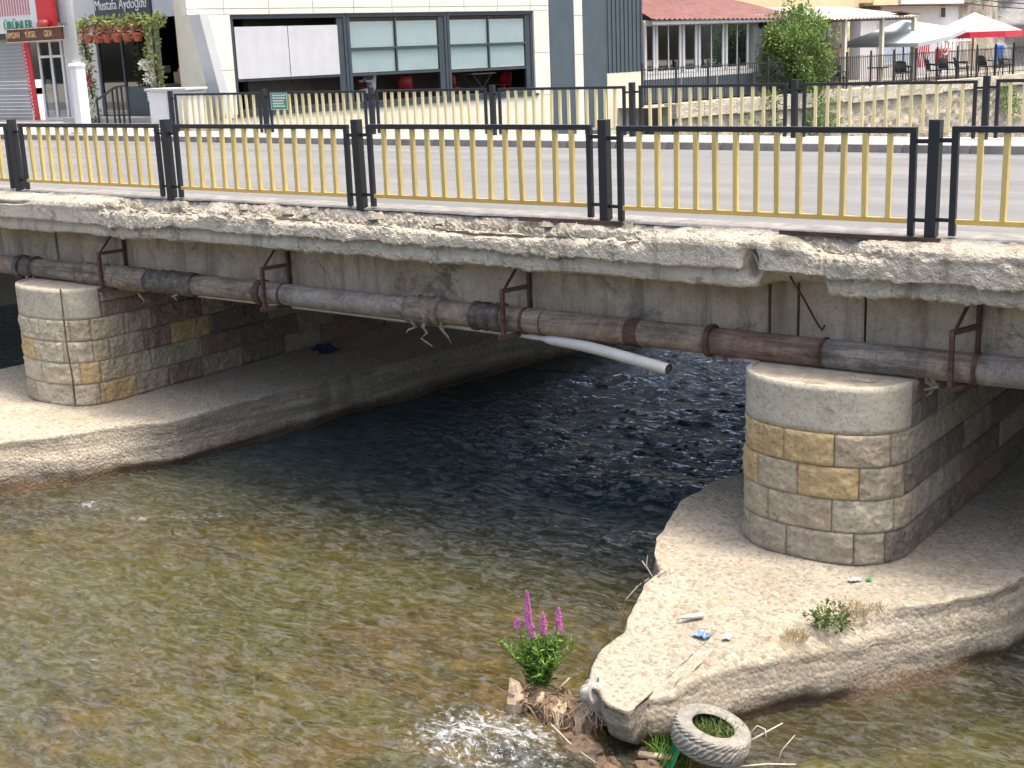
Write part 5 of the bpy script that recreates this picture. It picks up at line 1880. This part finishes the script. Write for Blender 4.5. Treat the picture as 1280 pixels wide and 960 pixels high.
# loosestrife
pl_c = Vector((-1.98, -2.92, -3.24))
ls = thing('loosestrife', 'green plant with four purple flower spikes growing on the driftwood', 'flowering plant', tuple(pl_c))
lv, st = MB(), MB()
spikes = [((-0.10, 0.0), 0.76, 0.32), ((0.03, 0.02), 0.60, 0.20), ((0.14, 0.08), 0.64, 0.20), ((-0.17, -0.04), 0.52, 0.09), ((-0.03, -0.05), 0.54, 0.16)]
for k in range(80):
    a = rg.uniform(0, 6.283)
    r0 = rg.uniform(0, 0.07)
    top = Vector((rg.gauss(0.02, 0.12), rg.gauss(0, 0.10), rg.uniform(0.20, 0.40)))
    base = Vector((math.cos(a) * r0, math.sin(a) * r0, -0.02))
    midp = base.lerp(top, 0.5) + Vector((rg.uniform(-0.02, 0.02), rg.uniform(-0.02, 0.02), 0.02))
    st.tube([base, midp, top], [0.005, 0.004, 0.002], 5)
    for i in range(22):
        t = 0.1 + 0.9 * i / 21
        p = base.lerp(midp, t * 2) if t < 0.5 else midp.lerp(top, t * 2 - 1)
        d = Vector((rg.uniform(-1, 1), rg.uniform(-1, 1), rg.uniform(-0.1, 0.7))).normalized()
        leaf(lv, p, d, rg.uniform(0.05, 0.09), 0.017, rg)
for (x, y), h, l in spikes:
    st.tube([(x * 0.3, y * 0.3, 0), (x * 0.8, y * 0.8, h * 0.5), (x, y, h)], [0.006, 0.005, 0.002], 5)
st.build('stem', 'reedleaf', ls, local=True)
lv.build('foliage', 'reedleaf', ls, local=True)
for (x, y), h, l in spikes:
    mb = MB()
    for i in range(int(l * 900)):
        t = rg.random()
        z = h - l * t
        a = rg.uniform(0, 6.283)
        r = 0.006 + 0.016 * min(1, t * 2.2)
        leaf(mb, (x + math.cos(a) * r * 0.4, y + math.sin(a) * r * 0.4, z), Vector((math.cos(a), math.sin(a), rg.uniform(-0.1, 0.6))).normalized(), r * 1.1, 0.012, rg)
    mb.build('flower_spike', 'petal', ls, local=True)

# driftwood clump under it
dr_ = thing('driftwood_clump', 'tangled brown roots and driftwood caught on the footing tip under the flowers', 'driftwood', (-1.75, -3.05, -3.35))
mb = MB()
for k in range(170):
    c = Vector((rg.uniform(-2.12, -1.30), rg.uniform(-3.2, -2.9), -3.36 + rg.uniform(0, 0.13)))
    d = Vector((rg.gauss(0, 0.7), rg.gauss(0, 0.5), rg.gauss(-0.1, 0.35)))
    l = rg.uniform(0.05, 0.22)
    e = c + d.normalized() * l
    m_ = c.lerp(e, 0.5) + Vector((rg.uniform(-0.03, 0.03), rg.uniform(-0.03, 0.03), rg.uniform(0, 0.04)))
    e.z = max(e.z, -3.46)
    r = rg.uniform(0.003, 0.012)
    mb.tube([c, m_, e], [r, r * 0.8, r * 0.3], 5)
o = mb.build('root_tangle', 'root', dr_)
o['kind'] = 'stuff'
mb = MB()
for (x, y, z, sx, sy, sz) in ((-1.75, -3.02, -3.37, 0.36, 0.13, 0.12), (-1.50, -3.05, -3.34, 0.20, 0.12, 0.12)):
    vs, fs = [], []
    n1, n2 = 18, 10
    for i in range(n1):
        for j in range(n2):
            a, b = 2 * math.pi * i / n1, -math.pi / 2 + math.pi * j / (n2 - 1)
            k = 1 + 0.35 * float(fbm(math.cos(a) * 2 + x, math.sin(a) * 2 + b * 1.5, 0, 3, 4))
            vs.append((x + sx * k * math.cos(a) * math.cos(b), y + sy * k * math.sin(a) * math.cos(b), z + sz * k * math.sin(b)))
    for i in range(n1):
        for j in range(n2 - 1):
            fs.append((i * n2 + j, ((i + 1) % n1) * n2 + j, ((i + 1) % n1) * n2 + j + 1, i * n2 + j + 1))
    mb.add(vs, fs)
mb.build('matted_silt', 'root', dr_)
for k in range(5):
    x = -1.74 + 0.10 * k
    mb = MB()
    for i in range(26):
        a = rg.uniform(-0.6, 0.6)
        mb.tube([(x + rg.uniform(-0.05, 0.05), -3.10, -3.25 + rg.uniform(-0.02, 0.02)), (x + rg.uniform(-0.06, 0.06), -3.18, -3.29), (x + 0.12 * a, -3.22 + rg.uniform(-0.03, 0.03), -3.41)], [0.006, 0.006, 0.003], 4)
    mb.build('fibre_bundle', 'wood' if k % 2 else 'root', dr_)


def stick(name, label, pts, rad, mat, group=None, wob=0.12):
    mb = MB().tube(pts, rad, 7 if wob < 0.2 else 9, wob=wob, rnd=rg)
    return tag(mb.build(name, mat, smooth=wob < 0.2, origin=tuple(pts[0])), label, 'driftwood' if 'wood' in name else 'branch', group)


stick('driftwood_stump', 'pale broken stump of driftwood left of the flowers', [(-2.06, -3.14, -3.44), (-2.05, -3.13, -3.34), (-2.08, -3.11, -3.27), (-2.10, -3.10, -3.22), (-2.15, -3.09, -3.18)], [0.085, 0.08, 0.065, 0.045, 0.008], 'wood', wob=0.32)
stick('driftwood_piece', 'small forked driftwood piece at the foot of the flowers', [(-1.88, -3.12, -3.34), (-1.86, -3.10, -3.27), (-1.84, -3.08, -3.22)], [0.045, 0.035, 0.012], 'wood')
stick('driftwood_log', 'short weathered log leaning from the driftwood to the footing', [(-1.62, -2.92, -3.30), (-1.50, -2.86, -3.22), (-1.40, -2.82, -3.17)], [0.032, 0.035, 0.03], 'wood')
stick('broken_branch', 'thin pale branch pointing up beside the white rag', [(-1.46, -2.86, -3.20), (-1.38, -2.84, -3.10), (-1.37, -2.80, -2.98)], [0.012, 0.010, 0.006], 'stalk')
stick('broken_branch', 'short pale twig leaning across the foot of the flowers', [(-1.80, -2.98, -3.26), (-1.70, -2.92, -3.13)], [0.010, 0.007], 'stalk')
stick('broken_branch', 'long thin twig trailing in the foam below the driftwood', [(-1.62, -3.30, -3.33), (-1.35, -3.42, -3.37), (-1.10, -3.50, -3.39)], [0.006, 0.005, 0.003], 'stalk')
stick('broken_branch', 'forked pale twig reaching right from the tyre', [(-0.24, -2.92, -3.28), (-0.12, -2.82, -3.20), (-0.01, -2.70, -3.13)], [0.008, 0.007, 0.004], 'stalk')
stick('broken_branch', 'curved pale twig beside the right rim of the tyre', [(-0.22, -2.86, -3.24), (-0.16, -2.80, -3.15), (-0.10, -2.80, -3.16), (-0.08, -2.82, -3.22)], [0.007, 0.006, 0.006, 0.004], 'stalk')
stick('broken_branch', 'straight pale stick lying on the water below the tyre', [(-0.28, -3.12, -3.37), (-0.02, -2.93, -3.35), (0.16, -2.84, -3.34)], [0.009, 0.008, 0.006], 'stalk')
stick('broken_branch', 'thin upright twig standing in the water right of the tyre', [(0.02, -2.88, -3.40), (0.05, -2.84, -3.26), (0.12, -2.78, -3.15)], [0.006, 0.005, 0.003], 'stalk')
stick('broken_plank', 'short brown plank end between the rag and the tyre', [(-0.86, -3.28, -3.36), (-0.60, -3.24, -3.33)], [0.028, 0.024], 'wood')
mb = MB()
for k in range(7):
    mb.bar((-0.72 + 0.02 * k, -3.24 - 0.012 * k, -3.42), (-0.60 + 0.012 * k, -3.16, -3.20 + 0.012 * k), 0.03, 0.004)
tag(mb.build('plastic_strip', 'plasticgreen', origin=(-0.66, -3.22, -3.4)), 'crumpled dark green plastic strip left of the tyre', 'plastic')

# white rag bunched over the edge
mb = MB()
n1, n2 = 64, 14
vs, fs = [], []
for i in range(n1):
    for j in range(n2):
        a, b = 2 * math.pi * i / n1, -1.35 + 2.6 * j / (n2 - 1)
        rr = 1 + 0.10 * math.sin(a * 9 + 3.0 * math.sin(b * 2) + 4 * float(vn(a, b * 2))) * math.cos(b) + 0.45 * float(fbm(math.cos(a) * 1.5, math.sin(a) * 1.5 + b, 0, 3, 4))
        vs.append((-1.33 + 0.115 * rr * math.cos(a) * math.cos(b), -3.12 + 0.10 * rr * math.sin(a) * math.cos(b), -3.08 + 0.11 * rr * math.sin(b)))
for i in range(n1):
    for j in range(n2 - 1):
        a, c = i * n2 + j, ((i + 1) % n1) * n2 + j
        fs.append((a, c, c + 1, a + 1))
mb.add(vs, fs)
rag = mb.build('rag', 'cloth', smooth=True, origin=(-1.33, -3.12, -3.07))
sol = rag.modifiers.new('t', 'SOLIDIFY')
sol.thickness = 0.008
tag(rag, 'folded white rag draped over the tip of the footing', 'rag')
mb = MB()
for k in range(14):
    p0 = Vector((-1.32 + rg.uniform(-0.05, 0.08), -3.12, -3.06))
    p1 = p0 + Vector((rg.uniform(-0.12, 0.05), -0.06, -0.10))
    p2 = p1 + Vector((rg.uniform(-0.12, 0.12), rg.uniform(-0.06, 0.02), rg.uniform(-0.15, -0.05)))
    mb.tube([p0, p1, p2], [0.005, 0.004, 0.003], 4)
tag(mb.build('rag_threads', 'stalk', origin=(-1.27, -3.12, -3.1)), 'loose pale threads trailing below the white rag', 'threads')

# dark root clump and dead stems at the left edge of the footing
r = thing('dead_weed', 'dark root clump with bare grey stems on the left edge of the footing', 'dead plant', (-1.80, -1.42, -2.86))
mb = MB()
for k in range(90):
    c = Vector((rg.gauss(0, 0.07), rg.gauss(0, 0.06), rg.uniform(-0.12, 0.05)))
    e = c + Vector((rg.gauss(0, 0.05), rg.gauss(0, 0.05), rg.uniform(-0.08, 0.05)))
    mb.tube([c, e], [0.006, 0.002], 4)
mb.build('roots', 'tyrein', r, local=True)
for pts in ([(-0.02, 0, 0), (-0.06, -0.05, 0.12), (-0.05, -0.04, 0.22)], [(-0.05, -0.02, 0), (-0.12, -0.1, -0.06), (-0.18, -0.2, -0.16)], [(-0.06, -0.04, 0.10), (-0.10, -0.05, 0.16)]):
    MB().tube(pts, [0.007, 0.006, 0.003][:len(pts)], 5).build('stem', 'stalk', r, local=True)
mb = MB()
blades(mb, (-1.74, -2.02, -3.05), 0.05, 26, 0.24, 0.008, rg, 0.25)
o = mb.build('dry_grass', 'drygrass', origin=(-1.74, -2.02, -3.05))
tag(o, 'dry reed stalks standing at the footing edge above the flowers', 'grass')
for lab, (x, y), n, h, mt, rad in (('tuft of straw-coloured grass left of the small green weed', (-0.30, -1.86), 110, 0.12, 'drygrass', 0.10), ('straw-coloured grass right of the small green weed', (-0.03, -1.30), 120, 0.10, 'drygrass', 0.11),
                                   ('dry tuft just right of the straw-coloured grass', (0.08, -1.18), 60, 0.08, 'drygrass', 0.07)):
    mb = MB()
    blades(mb, (x, y, ftop(x, y) - 0.005), rad, n, h, 0.006, rg, 0.7)
    o = mb.build('dry_grass', mt, origin=(x, y, ftop(x, y)))
    tag(o, lab, 'grass', 'dry grass on the footing')
wd = thing('small_weed', 'small leafy green weed growing on top of the footing', 'weed', (-0.17, -1.60, ftop(-0.17, -1.6)))
mb = MB()
for k in range(16):
    scatter_leaves(mb, (rg.gauss(0, 0.06), rg.gauss(0, 0.05), rg.uniform(0.02, 0.12)), 0.05, 16, 0.045, rg)
mb.build('foliage', 'grass', wd, local=True)
MB().tube([(0, 0, 0), (0.02, 0, 0.1)], [0.006, 0.003], 5).build('stem', 'twig', wd, local=True)
mb = MB()
for k in range(10):
    scatter_leaves(mb, (rg.gauss(0.1, 0.03), rg.gauss(0.13, 0.03), rg.uniform(0.03, 0.16)), 0.05, 14, 0.035, rg)
mb.build('seed_heads', 'drygrass', wd, local=True)['kind'] = 'stuff'

# litter


def bottle(name, label, loc, rot, mat, capmat, l=0.24, r=0.034):
    o = thing(name, label, 'bottle', loc)
    o.rotation_euler = rot
    MB().tube([(0, 0, 0), (0, 0, 0.01), (0, 0, l * 0.45), (0, 0, l * 0.5), (0, 0, l * 0.7), (0, 0, l * 0.85), (0, 0, l)], [r * 0.8, r, r, r * 0.93, r, r * 0.5, r * 0.38], 14).build('bottle_body', mat, o, local=True, smooth=True)
    MB().tube([(0, 0, l), (0, 0, l + 0.018)], r * 0.45, 10).build('cap', capmat, o, local=True)


bottle('plastic_bottle', 'clear plastic bottle lying on the footing above the blue scrap', (-1.08, -1.90, ftop(-1, -1.9) + 0.03), (math.pi / 2, 0, -0.75), 'clearplastic', 'paper', 0.19, 0.024)


def scrap(name, label, loc, s, mat, seed):
    mb = MB()
    n = 8
    vs, fs = [], []
    for i in range(n):
        for j in range(n):
            u, v = i / (n - 1) - 0.5, j / (n - 1) - 0.5
            vs.append((u * s, v * s * 0.7, 0.006 + s * 0.35 * abs(float(fbm(u * 3.0 + seed, v * 3.0, 0, 3, seed)))))
    for i in range(n - 1):
        for j in range(n - 1):
            a = i * n + j
            fs.append((a, a + n, a + n + 1, a + 1))
    mb.add(vs, fs)
    o = mb.build(name, mat)
    o.location = loc
    so = o.modifiers.new('t', 'SOLIDIFY')
    so.thickness = 0.004
    o.rotation_euler = (0, 0, seed)
    tag(o, label, 'litter')


scrap('plastic_scrap', 'crumpled blue plastic scrap on the pale footing', (-0.95, -2.16, ftop(-0.95, -2.16) + 0.012), 0.12, 'plasticblue', 3)
scrap('paper_scrap', 'small grey paper scrap right of the blue plastic', (-0.76, -2.10, ftop(-0.76, -2.1) + 0.01), 0.09, 'paper', 5)
scrap('plastic_scrap', 'small bright green plastic scrap by the pier base', (-0.17, -0.70, -2.785), 0.055, 'plasticgreen', 2)
scrap('plastic_scrap', 'clear crumpled plastic left of the green scrap', (-0.27, -0.76, -2.785), 0.10, 'clearplastic', 4)
scrap('cloth_scrap', 'dark blue cloth scrap lying on the shaded left footing', (-10.55, 3.6, -2.78), 0.42, 'navy', 6)
# a drowned boulder under the standing wave
me = bpy.data.meshes.new('boulder')
mb = MB()
n1, n2 = 28, 16
vs, fs = [], []
for i in range(n1):
    for j in range(n2):
        a, b = 2 * math.pi * i / n1, -math.pi / 2 + math.pi * j / (n2 - 1)
        k = 1 + 0.25 * float(fbm(math.cos(a) * 2, math.sin(a) * 2 + b, 0, 3, 9))
        vs.append((0.62 * k * math.cos(a) * math.cos(b), 0.34 * k * math.sin(a) * math.cos(b), 0.30 * k * math.sin(b)))
for i in range(n1):
    for j in range(n2 - 1):
        fs.append((i * n2 + j, ((i + 1) % n1) * n2 + j, ((i + 1) % n1) * n2 + j + 1, i * n2 + j + 1))
o = MB().add(vs, fs).build('boulder', 'darkstone', smooth=True)
o.location = (-3.75, 1.75, -3.80)
tag(o, 'dark drowned boulder raising a wave beside the footing', 'boulder')
# broken lumps of concrete lying at the tip of the footing
for k, (x, y, z, s_) in enumerate(((-1.28, -3.36, -3.42, 0.12), (-1.00, -3.46, -3.44, 0.10), (-1.45, -3.26, -3.44, 0.09), (-0.72, -3.36, -3.44, 0.11))):
    vs, fs = [], []
    n1, n2 = 16, 9
    for i in range(n1):
        for j in range(n2):
            a, b = 2 * math.pi * i / n1, -math.pi / 2 + math.pi * j / (n2 - 1)
            q = s_ * (1 + 0.45 * float(fbm(math.cos(a) * 2 + k * 5, math.sin(a) * 2 + b * 2, k, 3, 9)))
            vs.append((q * math.cos(a) * math.cos(b) * 1.3, q * math.sin(a) * math.cos(b), q * 0.8 * math.sin(b)))
    for i in range(n1):
        for j in range(n2 - 1):
            fs.append((i * n2 + j, ((i + 1) % n1) * n2 + j, ((i + 1) % n1) * n2 + j + 1, i * n2 + j + 1))
    o = MB().add(vs, fs).build('broken_rock', 'wetrock')
    o.location = (x, y, z)
    tag(o, ['largest broken concrete lump under the white rag', 'broken concrete lump at the very tip of the footing', 'broken concrete lump beside the driftwood roots', 'broken concrete lump left of the tyre'][k], 'rubble', 'broken lumps at the footing tip')

# straw blown onto the top of the right pier
for lab, x, y in (('wisp of straw on the top edge of the right pier', -0.85, -0.42), ('wisp of straw under the pipe on the right pier', -0.45, -0.15)):
    mb = MB()
    for k in range(34):
        p = Vector((x + rg.gauss(0, 0.07), y + rg.gauss(0, 0.03), -1.213))
        d = Vector((rg.gauss(0, 0.05), rg.gauss(-0.02, 0.03), rg.uniform(-0.005, 0.03)))
        mb.tube([p, p + d], [0.003, 0.002], 4)
    tag(mb.build('straw', 'stalk', origin=(x, y, -1.213)), lab, 'straw', kind='stuff')
